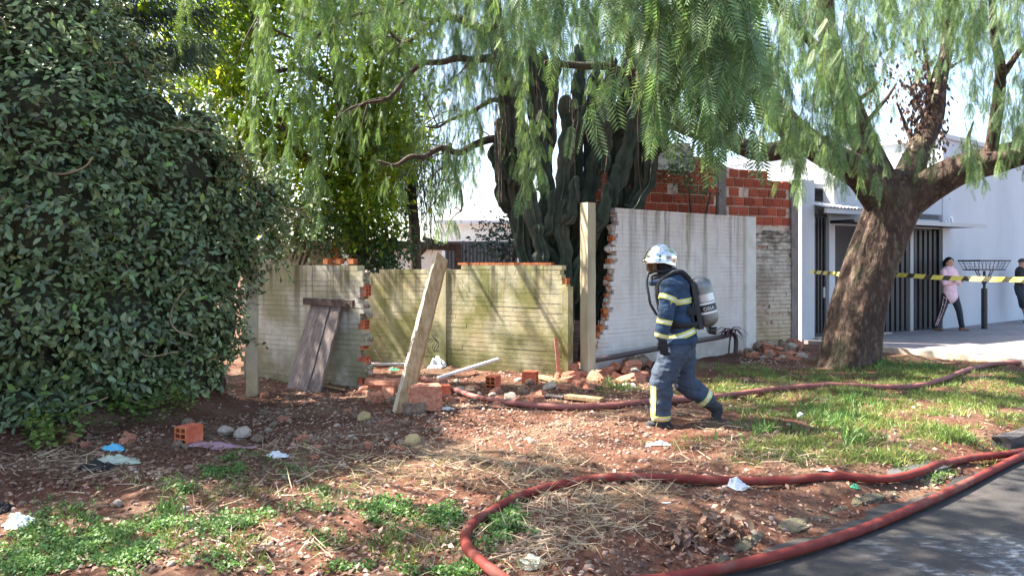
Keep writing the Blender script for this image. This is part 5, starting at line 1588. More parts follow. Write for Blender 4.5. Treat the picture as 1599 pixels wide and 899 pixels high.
# crumpled litter
def rag(px, py, w, d_, h, m_, label, cat, name, rz=0, hole=False):
    g = G(px, py); n = 24; V = []; F = []; sd = random.uniform(0, 99)
    for i in range(n + 1):
        for j in range(n + 1):
            u_, v_ = i / n * 2 - 1, j / n * 2 - 1
            r_ = math.hypot(u_, v_); ang = math.atan2(v_, u_)
            lim = .78 + .3 * noise.noise(Vector((math.cos(ang) * 1.5 + sd, math.sin(ang) * 1.5, 0)))
            if r_ > lim: k = lim / r_; u2, v2 = u_ * k, v_ * k
            else: u2, v2 = u_, v_
            hh = h * max(0, (1 - (min(r_, lim) / lim) ** 2)) * (.25 + 1.1 * abs(noise.noise(Vector((u2 * 2.6 + sd, v2 * 2.6, 0))))) + h * .22 * noise.noise(Vector((u2 * 5 + sd, v2 * 5, 1)))
            x = u2 * w / 2; y = v2 * d_ / 2
            X = x * math.cos(rz) - y * math.sin(rz); Y = x * math.sin(rz) + y * math.cos(rz)
            V.append((g.x + X, g.y + Y, ghs(g.x + X, g.y + Y) + .006 + max(0, hh)))
    for i in range(n):
        for j in range(n):
            q = i * (n + 1) + j; F.append((q, q + n + 1, q + n + 2, q + 1))
    o = mobj(name, V, F, m_, origin=g, smooth=True)
    return set_props(o, label, cat)
rag(1150, 760, .22, .18, .07, 'litter_white', 'crumpled white cloth lying against the foreground hose', 'cloth', 'white_cloth', -.3)
rag(433, 713, .25, .16, .05, 'litter_white', 'pale blue white cloth lying on the green weeds at left', 'cloth', 'pale_cloth')
rag(178, 703, .24, .14, .07, 'litter_blue', 'bright blue plastic bag on the grey sack at left', 'plastic bag', 'blue_plastic_bag')
rag(180, 718, .5, .26, .05, 'litter_grey', 'greenish grey sack spread below the blue plastic bag', 'sack', 'grey_sack')
rag(150, 734, .34, .16, .08, 'litter_black', 'black crumpled cloth on the leaf litter at left', 'cloth', 'black_cloth')
rag(345, 697, .75, .24, .03, 'litter_mauve', 'mauve cloth spread flat beside the orange brick', 'cloth', 'mauve_cloth', .1)
rag(28, 818, .26, .18, .07, 'litter_white', 'white plastic litter at the left edge of the weeds', 'litter', 'white_plastic')
rag(5, 800, .16, .14, .09, 'litter_black', 'dark rag at the far left edge above the white plastic', 'litter', 'dark_rag')
rag(1028, 694, .26, .10, .04, 'litter_white', 'white and dark rag on the dirt beneath the firefighter', 'litter', 'white_rag', .1)
rag(683, 573, .42, .34, .20, 'litter_white', 'bright white bent plastic sheet before the mossy wall', 'plastic sheet', 'white_plastic_sheet', .4)
rag(698, 640, .22, .16, .04, 'litter_white', 'white paper scrap right of the masonry block', 'litter', 'white_paper')
rag(615, 578, .22, .14, .07, 'litter_green', 'dark green rag in the yard behind the leaning timber', 'cloth', 'green_rag')
rag(1335, 777, .09, .05, .04, 'litter_green', 'small bright green wrapper near the mossy kerb stones', 'litter', 'green_wrapper')
rag(832, 880, .20, .16, .04, 'litter_grey', 'torn grey plastic film at the bottom inside the hose loop', 'litter', 'grey_film', .5)
rag(1040, 786, .08, .035, .01, 'litter_white', 'tiny white oval scrap inside the hose loop', 'litter', 'white_scrap')
rag(1290, 735, .20, .06, .02, 'litter_white', 'flat white scrap on the grass edge by the foreground hose', 'litter', 'white_scrap')
def leafclump(px, py, w, h, n, label, rz):
    g = G(px, py); p = np.array(g) + rng.normal(0, 1, (n, 3)) * np.array([w, w * .6, h]); p[:, 2] = np.maximum(np.abs(p[:, 2] - g.z) + g.z, gh(p[:, 0], p[:, 1]) + .004)
    v, f = leaf_cloud(p, np.tile((0, 0, .2), (n, 1)), rng.uniform(.03, .09, n), 'full', .2, 1.0)
    set_props(mobj('leaf_clump', v, f, 'dead_leaf', origin=g), label, 'leaf clump', kind='stuff')
leafclump(1112, 838, .09, .05, 130, 'clump of dead brown leaves by the kerb', 0)
leafclump(1070, 858, .05, .03, 70, 'small clump of dead leaves nearest the bottom hose', 0)
#@@COVER
# ------------------------------------------------------------------ ground cover
def ell(spots, gate=0, thr=0):
    """points scattered over patches measured in the photograph; (px, py, rx, ry, n)"""
    out = []
    for (px, py, rx, ry, n) in spots:
        for _ in range(n):
            a = random.uniform(0, 6.283); r = random.random() ** .6 * (1 + .35 * math.sin(3 * a + px) + .2 * math.sin(7 * a + py))
            x, y = px + rx * r * math.cos(a), py + ry * r * math.sin(a)
            if y < 545: continue
            Y = CZ * FPX / (y - HY); X = (x - CX) / FPX * Y
            if gate and noise.noise(Vector((X * gate, Y * gate, .3))) + .6 * noise.noise(Vector((X * gate * 3, Y * gate * 3, 1.3))) < thr: continue
            out.append((X, Y))
    p = np.array(out); a, s = street(p[:, 0], p[:, 1])
    p = p[(s < -.05) & ~((a > 9.1) & (s < -.4))]
    return np.column_stack([p, gh(p[:, 0], p[:, 1])])
def stuff(name, V, F, m_, label, cat):
    o = link(name, mesh_np(name, V, F, m_)); return set_props(o, label, cat, kind='stuff')
# leafy weeds: rosettes of small leaves
W_ = ell([(120, 850, 130, 45, 900), (40, 885, 60, 30, 200), (240, 835, 110, 40, 520), (390, 730, 70, 17, 210), (340, 745, 30, 10, 50), (390, 820, 75, 16, 260), (180, 870, 90, 30, 260),
          (600, 790, 50, 22, 230), (690, 802, 40, 17, 190), (785, 822, 46, 34, 420), (590, 875, 60, 22, 260), (690, 882, 60, 20, 200), (320, 885, 60, 15, 60), (740, 875, 20, 15, 60),
          (500, 850, 40, 20, 30), (280, 770, 30, 12, 50), (510, 770, 40, 12, 50), (640, 830, 20, 10, 20), (480, 800, 40, 10, 30), (400, 885, 30, 10, 30), (1410, 735, 12, 4, 12), (1480, 730, 25, 8, 60)], 2.6, -.1)
k = 9
pos = np.repeat(W_, k, 0); n = len(pos)
pos = pos + np.column_stack([rng.normal(0, .022, n), rng.normal(0, .022, n), rng.uniform(0, .035, n)])
ax = unit(np.column_stack([rng.normal(0, 1, n), rng.normal(0, 1, n), rng.uniform(.1, 1.1, n)]))
V, F = scatter(LEAFS * np.array([1.5, 1, 1]), LEAFS_F, pos, frames(ax, rng.normal(0, .5, n)), rng.uniform(.012, .028, n))
stuff('weeds', V, F, 'weed_leaf', 'low bright green leafy weeds in patches on the foreground dirt', 'weeds')
# weeds at the foot of the hedge
W_ = ell([(85, 660, 60, 30, 260), (30, 640, 30, 40, 120), (160, 660, 40, 14, 60), (220, 655, 40, 16, 90), (270, 650, 30, 10, 60), (60, 690, 30, 14, 60)])
k = 6; pos = np.repeat(W_, k, 0); n = len(pos)
pos = pos + np.column_stack([rng.normal(0, .05, n), rng.normal(0, .05, n), rng.uniform(0.02, .22, n)])
ax = unit(np.column_stack([rng.normal(0, 1, n), rng.normal(0, 1, n), rng.uniform(-.3, .8, n)]))
V, F = scatter(LEAFS * np.array([1.6, 1, 1]), LEAFS_F, pos, frames(ax, rng.normal(0, .5, n)), rng.uniform(.03, .065, n))
stuff('creeping_plants', V, F, 'grass_blade', 'pale yellow green creeping plants at the foot of the hedge', 'plants')
# grass of the verge
Gp = ell([(1350, 600, 210, 34, 2400), (1330, 645, 95, 38, 1700), (1500, 640, 130, 55, 2300), (1250, 700, 90, 28, 800), (1190, 585, 90, 18, 700), (1470, 575, 110, 12, 700), (970, 606, 60, 8, 120),
          (1130, 606, 70, 12, 350), (1330, 570, 60, 10, 260), (1580, 620, 60, 50, 800), (1400, 715, 90, 14, 500), (1190, 640, 60, 30, 420), (1480, 680, 80, 18, 700), (1420, 585, 60, 12, 500), (560, 730, 200, 40, 90), (1060, 690, 60, 12, 40), (120, 850, 130, 40, 260), (300, 850, 140, 35, 220), (640, 850, 150, 40, 200), (400, 770, 200, 30, 140)], 1.7, -.35)
k = 4; pos = np.repeat(Gp, k, 0); n = len(pos)
pos[:, 0] += rng.normal(0, .03, n); pos[:, 1] += rng.normal(0, .03, n)
ax = unit(np.column_stack([rng.normal(0, .6, n), rng.normal(0, .6, n), rng.uniform(.35, 1, n)]))
V, F = scatter(BLADE * np.array([1.6, 1, 1]), BLADE_F, pos, frames(ax, rng.uniform(0, 6.28, n)), rng.uniform(.025, .085, n))
stuff('grass', V, F, 'grass_blade', 'short green grass over the verge at right', 'grass')
T_ = ell([(1300, 655, 60, 14, 60), (1340, 690, 40, 12, 40), (1370, 575, 30, 8, 60), (1310, 570, 30, 6, 40), (265, 800, 12, 20, 16), (1270, 645, 30, 10, 20), (1450, 575, 40, 6, 40), (960, 606, 40, 6, 30), (1330, 630, 60, 12, 70), (1180, 690, 40, 12, 20)])
k = 7; pos = np.repeat(T_[::2], k, 0); n = len(pos); pos[:, 0] += rng.normal(0, .02, n); pos[:, 1] += rng.normal(0, .02, n)
ax = unit(np.column_stack([rng.normal(0, .4, n), rng.normal(0, .4, n), rng.uniform(.5, 1, n)]))
V, F = scatter(BLADE * np.array([1.3, 1, 1.4]), BLADE_F, pos, frames(ax, rng.uniform(0, 6.28, n)), rng.uniform(.06, .17, n))
stuff('grass_tufts', V, F, 'weed_leaf', 'taller fresh grass tufts on the verge around the trunk', 'grass')
# straw
S_ = ell([(860, 725, 75, 30, 700), (900, 810, 120, 60, 1700), (650, 715, 130, 35, 1000), (560, 745, 160, 35, 600), (760, 745, 80, 30, 600), (480, 700, 120, 40, 300), (350, 780, 200, 60, 350), (1000, 640, 140, 40, 300), (700, 830, 120, 50, 250),
          (1150, 700, 90, 30, 450), (1000, 770, 140, 20, 400), (1250, 720, 80, 12, 250), (100, 720, 120, 30, 300), (1230, 600, 40, 14, 150), (450, 860, 150, 30, 160), (840, 870, 60, 25, 200), (1300, 625, 250, 60, 400)])
S_ = S_[rng.random(len(S_)) < .6]; n = len(S_); S_ = S_ + np.column_stack([np.zeros(n), np.zeros(n), rng.uniform(.002, .03, n)])
ax = unit(np.column_stack([rng.normal(0, 1, n), rng.normal(0, 1, n), rng.normal(.12, .22, n)]))
V, F = scatter(BLADE * np.array([.55, 1, .5]), BLADE_F, S_, frames(ax, rng.uniform(0, 6.28, n)), rng.uniform(.06, .22, n))
stuff('straw', V, F, 'straw', 'dry straw and dead grass strewn over the dirt', 'straw')
# leaf litter and crumbs over all the dirt
def litter(n, px, py):
    out = []
    while len(out) < n:
        x, y = random.uniform(*px), random.uniform(*py); Y = CZ * FPX / (y - HY); X = (x - CX) / FPX * Y
        out.append((X, Y))
    p = np.array(out); a, s = street(p[:, 0], p[:, 1]); p = p[(s < -.02) & ~((a > 9.1) & (s < -.4))]
    return np.column_stack([p, gh(p[:, 0], p[:, 1])])
Lp = np.concatenate([litter(9000, (-60, 1660), (575, 899)), litter(2600, (-40, 420), (650, 760)), litter(2200, (400, 1000), (585, 680))])
n = len(Lp); Lp[:, 2] += rng.uniform(.003, .02, n)
ax = unit(np.column_stack([rng.normal(0, 1, n), rng.normal(0, 1, n), rng.normal(0, .2, n)]))
fr_ = frames(ax, PI / 2 * 0 + rng.normal(0, .5, n))
V, F = scatter(LEAFS * np.array([1, 1, 2.0]), LEAFS_F, Lp, fr_, rng.uniform(.015, .06, n))
stuff('leaf_litter', V, F, 'dead_leaf', 'brown fallen leaves scattered over the dirt', 'leaf litter')
Lp = np.concatenate([litter(3600, (-60, 1600), (580, 899)), litter(3200, (400, 1020), (580, 700)), litter(900, (1150, 1260), (545, 575))])
n = len(Lp)
b = bmesh.new(); bmesh.ops.create_icosphere(b, subdivisions=1, radius=.5); TV = np.array([tuple(v.co) for v in b.verts]) * np.array([1, .8, .6]); TF = np.array([[v.index for v in f.verts] for f in b.faces]); b.free()
TV = TV + rng.normal(0, .09, TV.shape)
ax = unit(np.column_stack([rng.normal(0, 1, n), rng.normal(0, 1, n), rng.normal(0, .3, n)]))
V, F = scatter(TV, TF, Lp, frames(ax, rng.normal(0, .4, n)), rng.gamma(2.2, .008, n) + .006)
mat('gravel', [(.3, (.12, .065, .05)), (.5, (.24, .145, .105)), (.7, (.42, .34, .29))], scale=1.5, rough=.95, bump=.3, island=.5)
stuff('gravel', V, F, 'gravel', 'small stones and brick crumbs strewn over the dirt', 'gravel')
#@@PEOPLE
# ------------------------------------------------------------------ people
class Body:
    """rounded, tapering limbs fused into one skin by a voxel remesh"""
    def __init__(s): s.m = MB(); s.caps = []
    def limb(s, p, q, r0, r1, mi, flat_=1.0, side=None, seg=14):
        """elliptical limb: radius across `side` is r, the other way r*flat_"""
        p, q = Vector(p), Vector(q); d = (q - p); L = d.length; d.normalize()
        side = Vector(side) if side else (Vector((0, 1, 0)) if abs(d.y) < .8 else Vector((1, 0, 0)))
        x = (side - d * side.dot(d)).normalized(); y = d.cross(x)
        V = []; F = []; rings = []
        for k in range(5): a = -PI / 2 + PI / 2 * k / 5; rings.append((r0 * math.sin(a), max(.02, math.cos(a)) * r0))
        rings += [(L * k / 6, r0 + (r1 - r0) * k / 6) for k in range(7)]
        for k in range(1, 6): a = PI / 2 * k / 5; rings.append((L + r1 * math.sin(a), max(.02, math.cos(a)) * r1))
        for (h, r) in rings:
            for j in range(seg):
                a = 2 * PI * j / seg; V.append(p + d * h + x * (r * math.cos(a)) + y * (r * flat_ * math.sin(a)))
        for i in range(len(rings) - 1):
            for j in range(seg):
                a = i * seg + j; b = i * seg + (j + 1) % seg; F.append((a, b, b + seg, a + seg))
        F.append(tuple(range(seg - 1, -1, -1))); F.append(tuple(range((len(rings) - 1) * seg, len(rings) * seg)))
        s.m.add(V, F); s.caps.append((np.array(p), np.array(q), r0 * (1 + flat_) / 2, r1 * (1 + flat_) / 2, mi))
    def build(s, name, mats, parent, voxel=.012, smooth=4, wrinkle=.0):
        me = mesh_np(name + '_raw', s.m.v, s.m.f, mats[0]); o = bpy.data.objects.new('tmp', me); COL.objects.link(o)
        md = o.modifiers.new('r', 'REMESH'); md.mode = 'VOXEL'; md.voxel_size = voxel; md.use_smooth_shade = True
        ms = o.modifiers.new('s', 'SMOOTH'); ms.iterations = smooth; ms.factor = .5
        dg = bpy.context.evaluated_depsgraph_get(); dg.update()
        out = bpy.data.meshes.new_from_object(o.evaluated_get(dg)); bpy.data.objects.remove(o); bpy.data.meshes.remove(me)
        n = len(out.vertices); co = np.empty(n * 3, dtype=np.float32); out.vertices.foreach_get('co', co); co = co.reshape(-1, 3)
        if wrinkle:
            no = np.empty(n * 3, dtype=np.float32); out.vertices.foreach_get('normal', no); no = no.reshape(-1, 3)
            for i in range(n):
                c = Vector(co[i]); w = noise.noise(Vector((c.x * 6 + c.z * 3, c.y * 6, c.z * 14))) * .7 + (1 - 2 * abs(noise.noise(Vector((c.x * 9 + c.z * 6, c.y * 9, c.z * 20))))) * .5 - .2
                co[i] += no[i] * (wrinkle * w)
        base = wloc(parent); me2 = out
        m = len(me2.polygons); ce = np.empty(m * 3, dtype=np.float32); me2.polygons.foreach_get('center', ce); ce = ce.reshape(-1, 3)
        best = np.full(m, 1e9); idx_ = np.zeros(m, dtype=np.int32)
        for (p, q, r0, r1, mi) in s.caps:
            d = q - p; L2 = max(1e-9, d @ d); t = np.clip(((ce - p) @ d) / L2, 0, 1)
            dist = np.linalg.norm(ce - (p + t[:, None] * d), axis=1) - (r0 + (r1 - r0) * t)
            k = dist < best; best[k] = dist[k]; idx_[k] = mi
        s.tree = BVHTree.FromPolygons([Vector(c) for c in co], [tuple(p_.vertices) for p_ in me2.polygons])
        co = co - np.array(base, dtype=np.float32)
        me2.vertices.foreach_set('co', co.ravel()); me2.materials.clear()
        for q in mats: me2.materials.append(MATS[q])
        me2.polygons.foreach_set('material_index', idx_); me2.polygons.foreach_set('use_smooth', np.ones(m, dtype=bool)); me2.update()
        me2.name = name
        return link(name, me2, parent, (0, 0, 0))
    def band(s, c, axis, w, mats, parent, name='reflective_band', rmax=.3, arc=None, lift=.005, stripes=(0, 1, 0), side=None):
        """strip wrapped round the body: rays from the limb's axis find its surface"""
        c, axis = Vector(c), Vector(axis).normalized()
        ref = Vector(side) if side else (Vector((0, 1, 0)) if abs(axis.y) < .8 else Vector((1, 0, 0)))
        x = (ref - axis * ref.dot(axis)).normalized(); y = axis.cross(x)
        seg = 36; rows = len(stripes) + 1; a0, a1 = arc or (0, 2 * PI)
        V = []; F = []; mi = []
        for r in range(rows):
            o = c + axis * (w * (r / (rows - 1) - .5))
            for j in range(seg + 1):
                a = a0 + (a1 - a0) * j / seg; d = x * math.cos(a) + y * math.sin(a)
                h, n_, i_, dist = s.tree.ray_cast(o, d, rmax)
                V.append(o + d * ((dist if h is not None else rmax * .5) + lift))
        for r in range(rows - 1):
            for j in range(seg): q = r * (seg + 1) + j; F.append((q, q + 1, q + seg + 2, q + seg + 1)); mi.append(stripes[r])
        return mobj(name, V, F, mats, parent, midx=mi, smooth=True)

# ---- firefighter, walking left
YF = 7.5
def Q(px, py, dy=0): return P(px, py, YF + dy)
ff = thing('person', Vector((P(1040, 412, YF).x, YF, ghs(P(1040, 412, YF).x, YF))), 'firefighter in blue turnout gear and chrome helmet striding left with air tank', 'person')
B = Body(); S_Y = (0, 1, 0)
# mats: 0 coat 1 trousers 2 black 3 boot 4 skin
B.limb(Q(1052, 452), Q(1057, 490), .225, .205, 0, .74, S_Y)      # chest
B.limb(Q(1057, 490), Q(1061, 522), .205, .215, 0, .78, S_Y)       # waist
B.limb(Q(1061, 526), Q(1062, 540), .185, .18, 1, .80, S_Y)      # pelvis
B.limb(Q(1048, 440, -.10), Q(1048, 440, .10), .085, .085, 0, .9)   # shoulders yoke
B.limb(Q(1046, 438), Q(1036, 418), .085, .075, 2, 1)            # neck
B.limb(Q(1033, 412), Q(1036, 402), .092, .095, 2, .85)          # head
B.limb(Q(1024, 418), Q(1020, 414), .05, .045, 2, 1)             # mask
# left arm (towards the camera)
B.limb(Q(1045, 448, -.19), Q(1040, 490, -.25), .092, .078, 0)
B.limb(Q(1040, 490, -.25), Q(1033, 524, -.25), .078, .062, 0)
B.limb(Q(1033, 530, -.25), Q(1035, 541, -.24), .045, .048, 2, .6, (1, 0, 0))   # palm
for i in range(4):
    k = Q(1030 + i * 3.6, 544, -.245 + .004 * i); l = [9, 11, 10, 8][i]
    mid = k + Vector((.006, -.004, -l / FPX * YF * .55)); tip = mid + Vector((.014, .018, -l / FPX * YF * .4))
    B.limb(k, mid, .0135, .0125, 2, 1, None, 8); B.limb(mid, tip, .0125, .011, 2, 1, None, 8)
B.limb(Q(1029, 533, -.26), Q(1026.5, 541, -.275), .014, .013, 2, 1, None, 8); B.limb(Q(1026.5, 541, -.275), Q(1028, 547, -.275), .013, .011, 2, 1, None, 8)
# right arm, swung on the far side
B.limb(Q(1047, 448, .19), Q(1052, 492, .25), .09, .076, 0)
B.limb(Q(1052, 492, .25), Q(1040, 522, .22), .076, .06, 0)
B.limb(Q(1039, 526, .21), Q(1034, 536, .20), .045, .045, 2, .6, (1, 0, 0))
for i in range(4):
    k = Q(1030 + i * 3.4, 540, .2); B.limb(k, k + Vector((.01, 0, -.05)), .0135, .011, 2, 1, None, 8)
B.limb(Q(1031, 531, .19), Q(1027, 539, .18), .014, .012, 2, 1, None, 8)
# left leg planted
B.limb(Q(1057, 540, -.09), Q(1033, 594, -.11), .145, .117, 1, 1)
B.limb(Q(1033, 594, -.11), Q(1031, 646, -.11), .117, .102, 1, 1)
B.limb(Q(1032, 650, -.11), Q(1034, 660, -.11), .075, .07, 3, .9)
B.limb(Q(1038, 661, -.11), Q(1013, 663, -.115), .058, .046, 3, .80, (0, 1, 0))
B.limb(Q(1041, 663.5, -.11), Q(1014, 665, -.115), .045, .040, 3, .7, (0, 1, 0))
# right leg trailing, heel up
B.limb(Q(1064, 540, .09), Q(1068, 596, .10), .145, .115, 1, 1)
B.limb(Q(1068, 596, .10), Q(1102, 622, .12), .115, .097, 1, 1)
B.limb(Q(1104, 625, .12), Q(1116, 635, .12), .08, .073, 3, .95)
B.limb(Q(1118, 636, .12), Q(1118, 656, .115), .060, .050, 3, .9, (0, 1, 0))
B.limb(Q(1124, 633, .12), Q(1122, 658, .115), .048, .040, 3, .7, (0, 1, 0))
B.build('body', ['coat_blue', 'trouser_blue', 'black_fabric', 'boot_black', 'skin'], ff, .011, 3, .017)
hv = ['hi_vis', 'reflective_silver']
def bb_(c, a, w, rmax=.16, **k): B.band(c, a, w, hv, ff, rmax=rmax, **k)
bb_(Q(1043, 467, -.218), Q(1040, 490, -.25) - Q(1046, 448, -.19) + Vector((-.05, 0, -.0)), .05)
bb_(Q(1037.5, 502, -.25), Q(1033, 524, -.25) - Q(1040, 490, -.25), .048)
bb_(Q(1033.5, 524, -.25), Q(1033, 524, -.25) - Q(1040, 490, -.25), .04)
bb_(Q(1061, 520), Q(1061, 522) - Q(1057, 490) + Vector((.05, 0, 0)), .065, rmax=.32)
bb_(Q(1031.5, 651, -.11), Vector((0, 0, -1)), .055)
bb_(Q(1098, 622, .12), Q(1102, 625, .12) - Q(1066, 597, .10), .055)
bb_(Q(1054, 470), Q(1057, 490) - Q(1052, 452), .055, rmax=.33)
# vertical strip on the leg's outer front
V = []; F = []; mi = []
ys = np.linspace(600, 646, 16)
for i, py in enumerate(ys):
    t = (py - 594) / 54; cx = 1034 - 3 * t
    for k, a in enumerate((-.30, -.12, .12, .30)):
        c = Q(cx, py, -.11); ang = math.radians(215) + a; d = Vector((math.cos(ang), math.sin(ang), 0))
        h, n_, i_, dist = B.tree.ray_cast(c, d, .2); V.append(c + d * ((dist or .1) + .005))
for i in range(15):
    for k in range(3): q = i * 4 + k; F.append((q, q + 1, q + 5, q + 4)); mi.append(1 if k == 1 else 0)
mobj('reflective_band', V, F, hv, ff, midx=mi, smooth=True)
# hem of the coat and collar
B.band(Q(1061.5, 529), Vector((.05, 0, -1)), .06, ['coat_blue'], ff, name='coat_hem', rmax=.34, lift=.014, stripes=(0, 0))
m = MB()
for k in range(2):
    V, F = tube(spline([Q(1036, 430 + k * 7, 0) + Vector((math.cos(a) * (.10 + .02 * k), math.sin(a) * (.105 + .02 * k), -.03 * math.cos(a) * -1)) for a in np.linspace(0, 2 * PI, 13)], 3), .032, 8); m.add(V, F, k)
m.obj('collar', ['black_fabric', 'coat_blue'], ff, smooth=True)
# helmet
hroot_ = Q(1032, 404)
def helm(theta, phi, extra=0):
    """theta from the crown, phi round the head; front is -x"""
    x, y, z = math.sin(theta) * math.cos(phi), math.sin(theta) * math.sin(phi), math.cos(theta)
    return Vector((x * (.165 + extra), y * (.128 + extra), z * (.135 + extra)))
V = []; F = []; nt_, np_ = 16, 40
for i in range(nt_ + 1):
    for j in range(np_):
        phi = 2 * PI * j / np_; front = max(0, -math.cos(phi)); back = max(0, math.cos(phi)); sidef = abs(math.sin(phi))
        tmax = math.radians(96 - 12 * front ** 2 + 34 * back + 10 * sidef)
        th = tmax * i / nt_
        p = helm(th, phi)
        if i >= nt_ - 1:
            fl = (.022 if i == nt_ else .006); p += Vector((math.cos(phi), math.sin(phi), -.15)) * (fl * (1 + .5 * front + .5 * back))
        crest = math.exp(-(p.y / .022) ** 2) * .012 * max(0, math.cos(th)); p.z += crest
        V.append(hroot_ + Vector((p.x * math.cos(.12) + p.z * -.1, p.y, p.z + p.x * .1)))
for i in range(nt_):
    for j in range(np_): a = i * np_ + j; b = i * np_ + (j + 1) % np_; F.append((a, a + np_, b + np_, b))
hm = mobj('helmet', V, F, 'chrome', ff, smooth=True)
sd_ = hm.modifiers.new('thick', 'SOLIDIFY'); sd_.thickness = .006
# visor, brim, mask parts
V = []; F = []
for i in range(7):
    for j in range(15):
        a = PI + (j / 14 - .5) * 2.3; zt_ = .005 - .115 * i / 6; rr_ = .150 - .02 * (i / 6)
        V.append(Q(1031, 408) + Vector((math.cos(a) * rr_, math.sin(a) * rr_ * .82, zt_)))
for i in range(6):
    for j in range(14): q = i * 15 + j; F.append((q, q + 1, q + 16, q + 15))
mobj('visor', V, F, 'visor_amber', hm, smooth=True)
V, F = tube(spline([Q(1031, 409) + Vector((math.cos(a) * .175, math.sin(a) * .142, -.012 * math.cos(a) * -1)) for a in np.linspace(PI * .62, PI * 1.38, 11)], 3), .009, 7); mobj('brim', V, F, 'chrome', hm, smooth=True)
V = []; F = []; n = 20
ec = hroot_ + Vector((.052, -.123, .01))
for k in range(n): a = 2 * PI * k / n; V.append(ec + Vector((.036 * math.cos(a), -.004 + .02 * abs(.036 * math.cos(a)), .036 * math.sin(a))))
mobj('emblem', V, [tuple(range(n))], 'print_white', hm)
m = MB()
for (x, z, w, h) in ((-.010, .0, .006, .026), (.002, .008, .02, .006), (.006, -.006, .014, .005), (.012, 0, .005, .016)): m.box((ec.x + x - w / 2, ec.y - .010, ec.z + z - h / 2), (ec.x + x + w / 2, ec.y - .006, ec.z + z + h / 2))
m.obj('emblem_mark', 'rubber_black', hm)
m = MB(); m.tube(spline([Q(1022, 422, -.09), Q(1034, 424, -.13), Q(1050, 420, -.11)], 4), .012, 7); m.obj('chin_strap', 'black_fabric', hm)
m = MB(); m.tube([Q(1023, 417, 0), Q(1012, 424, 0)], [.05, .035], 12); m.obj('breathing_mask', 'rubber_black', ff, smooth=True)
m = MB(); m.tube(spline([Q(1013, 425, -.02), Q(1010, 440, -.10), Q(1013, 460, -.16), Q(1016, 475, -.17), Q(1026, 492, -.16)], 6), .013, 8); m.obj('air_line', 'rubber_black', ff, smooth=True)
# tank
a_, b_ = Q(1091, 437, .0), Q(1104, 497, .0)
d = (b_ - a_).normalized(); prof = [(-.035, .012), (-.028, .045), (-.012, .078), (.015, .103), (.05, .114)]
Lk = (b_ - a_).length
prof += [(Lk * t, .114) for t in (.2, .4, .6, .8, 1.0)] + [(Lk + .03, .108), (Lk + .06, .085), (Lk + .08, .05), (Lk + .085, .03)]
V, F = tube([a_ + d * h for h, r in prof], [r for h, r in prof], 32)
tk = mobj('air_tank', V, F, 'tank_grey', ff, smooth=True)
def ringband(t0, t1, m_, name, rr=.1165):
    V, F = tube([a_ + d * (Lk * t0), a_ + d * (Lk * t1)], rr, 32, cap=False); return mobj(name, V, F, m_, tk, smooth=True)
ringband(.36, .55, 'tank_label_silver', 'label_band'); ringband(.575, .625, 'print_white', 'label_stripe'); ringband(.63, .80, 'rubber_black', 'label_band', .116); ringband(.81, .86, 'print_white', 'label_stripe')
fc = bpy.data.curves.new('tank_text', 'FONT'); fc.body = 'OSSA'; fc.size = .05; fc.extrude = .001; fc.align_x = 'CENTER'
fo = bpy.data.objects.new('tmp', fc); COL.objects.link(fo); dg = bpy.context.evaluated_depsgraph_get(); dg.update()
tme = bpy.data.meshes.new_from_object(fo.evaluated_get(dg)); bpy.data.objects.remove(fo)
xs = Vector((0, -1, 0)); xs = (xs - d * xs.dot(d)).normalized(); ys_ = d.cross(xs)
if ys_.x < 0: ys_ = -ys_
cen = a_ + d * (Lk * .715)
for v in tme.vertices:
    an_ = (v.co.x + .015) / .119; v.co = cen - d * (v.co.y - .022) + (xs * math.cos(an_) + ys_ * math.sin(an_)) * (.1185 + v.co.z) - wloc(tk)
tme.materials.clear(); tme.materials.append(MATS['print_white']); link('lettering', tme, tk, (0, 0, 0))
m = MB(); m.tube([b_ + d * .08, b_ + d * .14], .03, 12); m.obj('valve', 'grey_steel', tk)
m = MB(); m.tube([b_ + d * .12 + Vector((-.01, -.02, 0)), b_ + d * .125 + Vector((.055, -.05, 0))], [.036, .042], 14); m.obj('valve_knob', 'rubber_black', tk)
# back plate and straps
m = MB(); bp0, bp1 = Q(1077, 440), Q(1090, 512)
dd_ = (bp1 - bp0).normalized(); m.obox((bp0 + bp1) / 2, Vector((0, .14, 0)), Vector((.022, 0, .006)), dd_ * ((bp1 - bp0).length / 2)); m.obj('back_plate', 'rubber_black', ff)
for s in (-1, 1):
    pts = []
    for (px, py, dy) in ((1080, 445, .10), (1066, 431, .12), (1048, 431, .13), (1030, 447, .14), (1028, 470, .14), (1036, 495, .17), (1060, 505, .19), (1082, 505, .12)):
        pts.append(Q(px, py, s * dy))
    sp = spline(pts, 5); out = []
    for p in sp:
        h, n_, i_, dist = B.tree.find_nearest(p); out.append(h + n_ * .018 if dist < .13 else p)
    m = MB(); m.tube(out, .026, 8, rf=lambda t, a, i, j: 1); m.obj('shoulder_strap', 'black_fabric', ff, smooth=True)
B.band(Q(1059, 506), Q(1061, 522) - Q(1057, 490), .045, ['black_fabric'], ff, name='waist_belt', rmax=.32, lift=.012, stripes=(0,))
m = MB(); m.box(tuple(Q(1074, 492, -.20)), tuple(Q(1084, 478, -.12))); m.obj('strap_pad', 'black_fabric', ff)
m = MB(); m.tube(spline([Q(1084, 470, -.11), Q(1080, 490, -.17), Q(1084, 508, -.14), Q(1098, 512, -.08)], 6), .014, 7); m.obj('hose_line', 'rubber_black', ff, smooth=True)

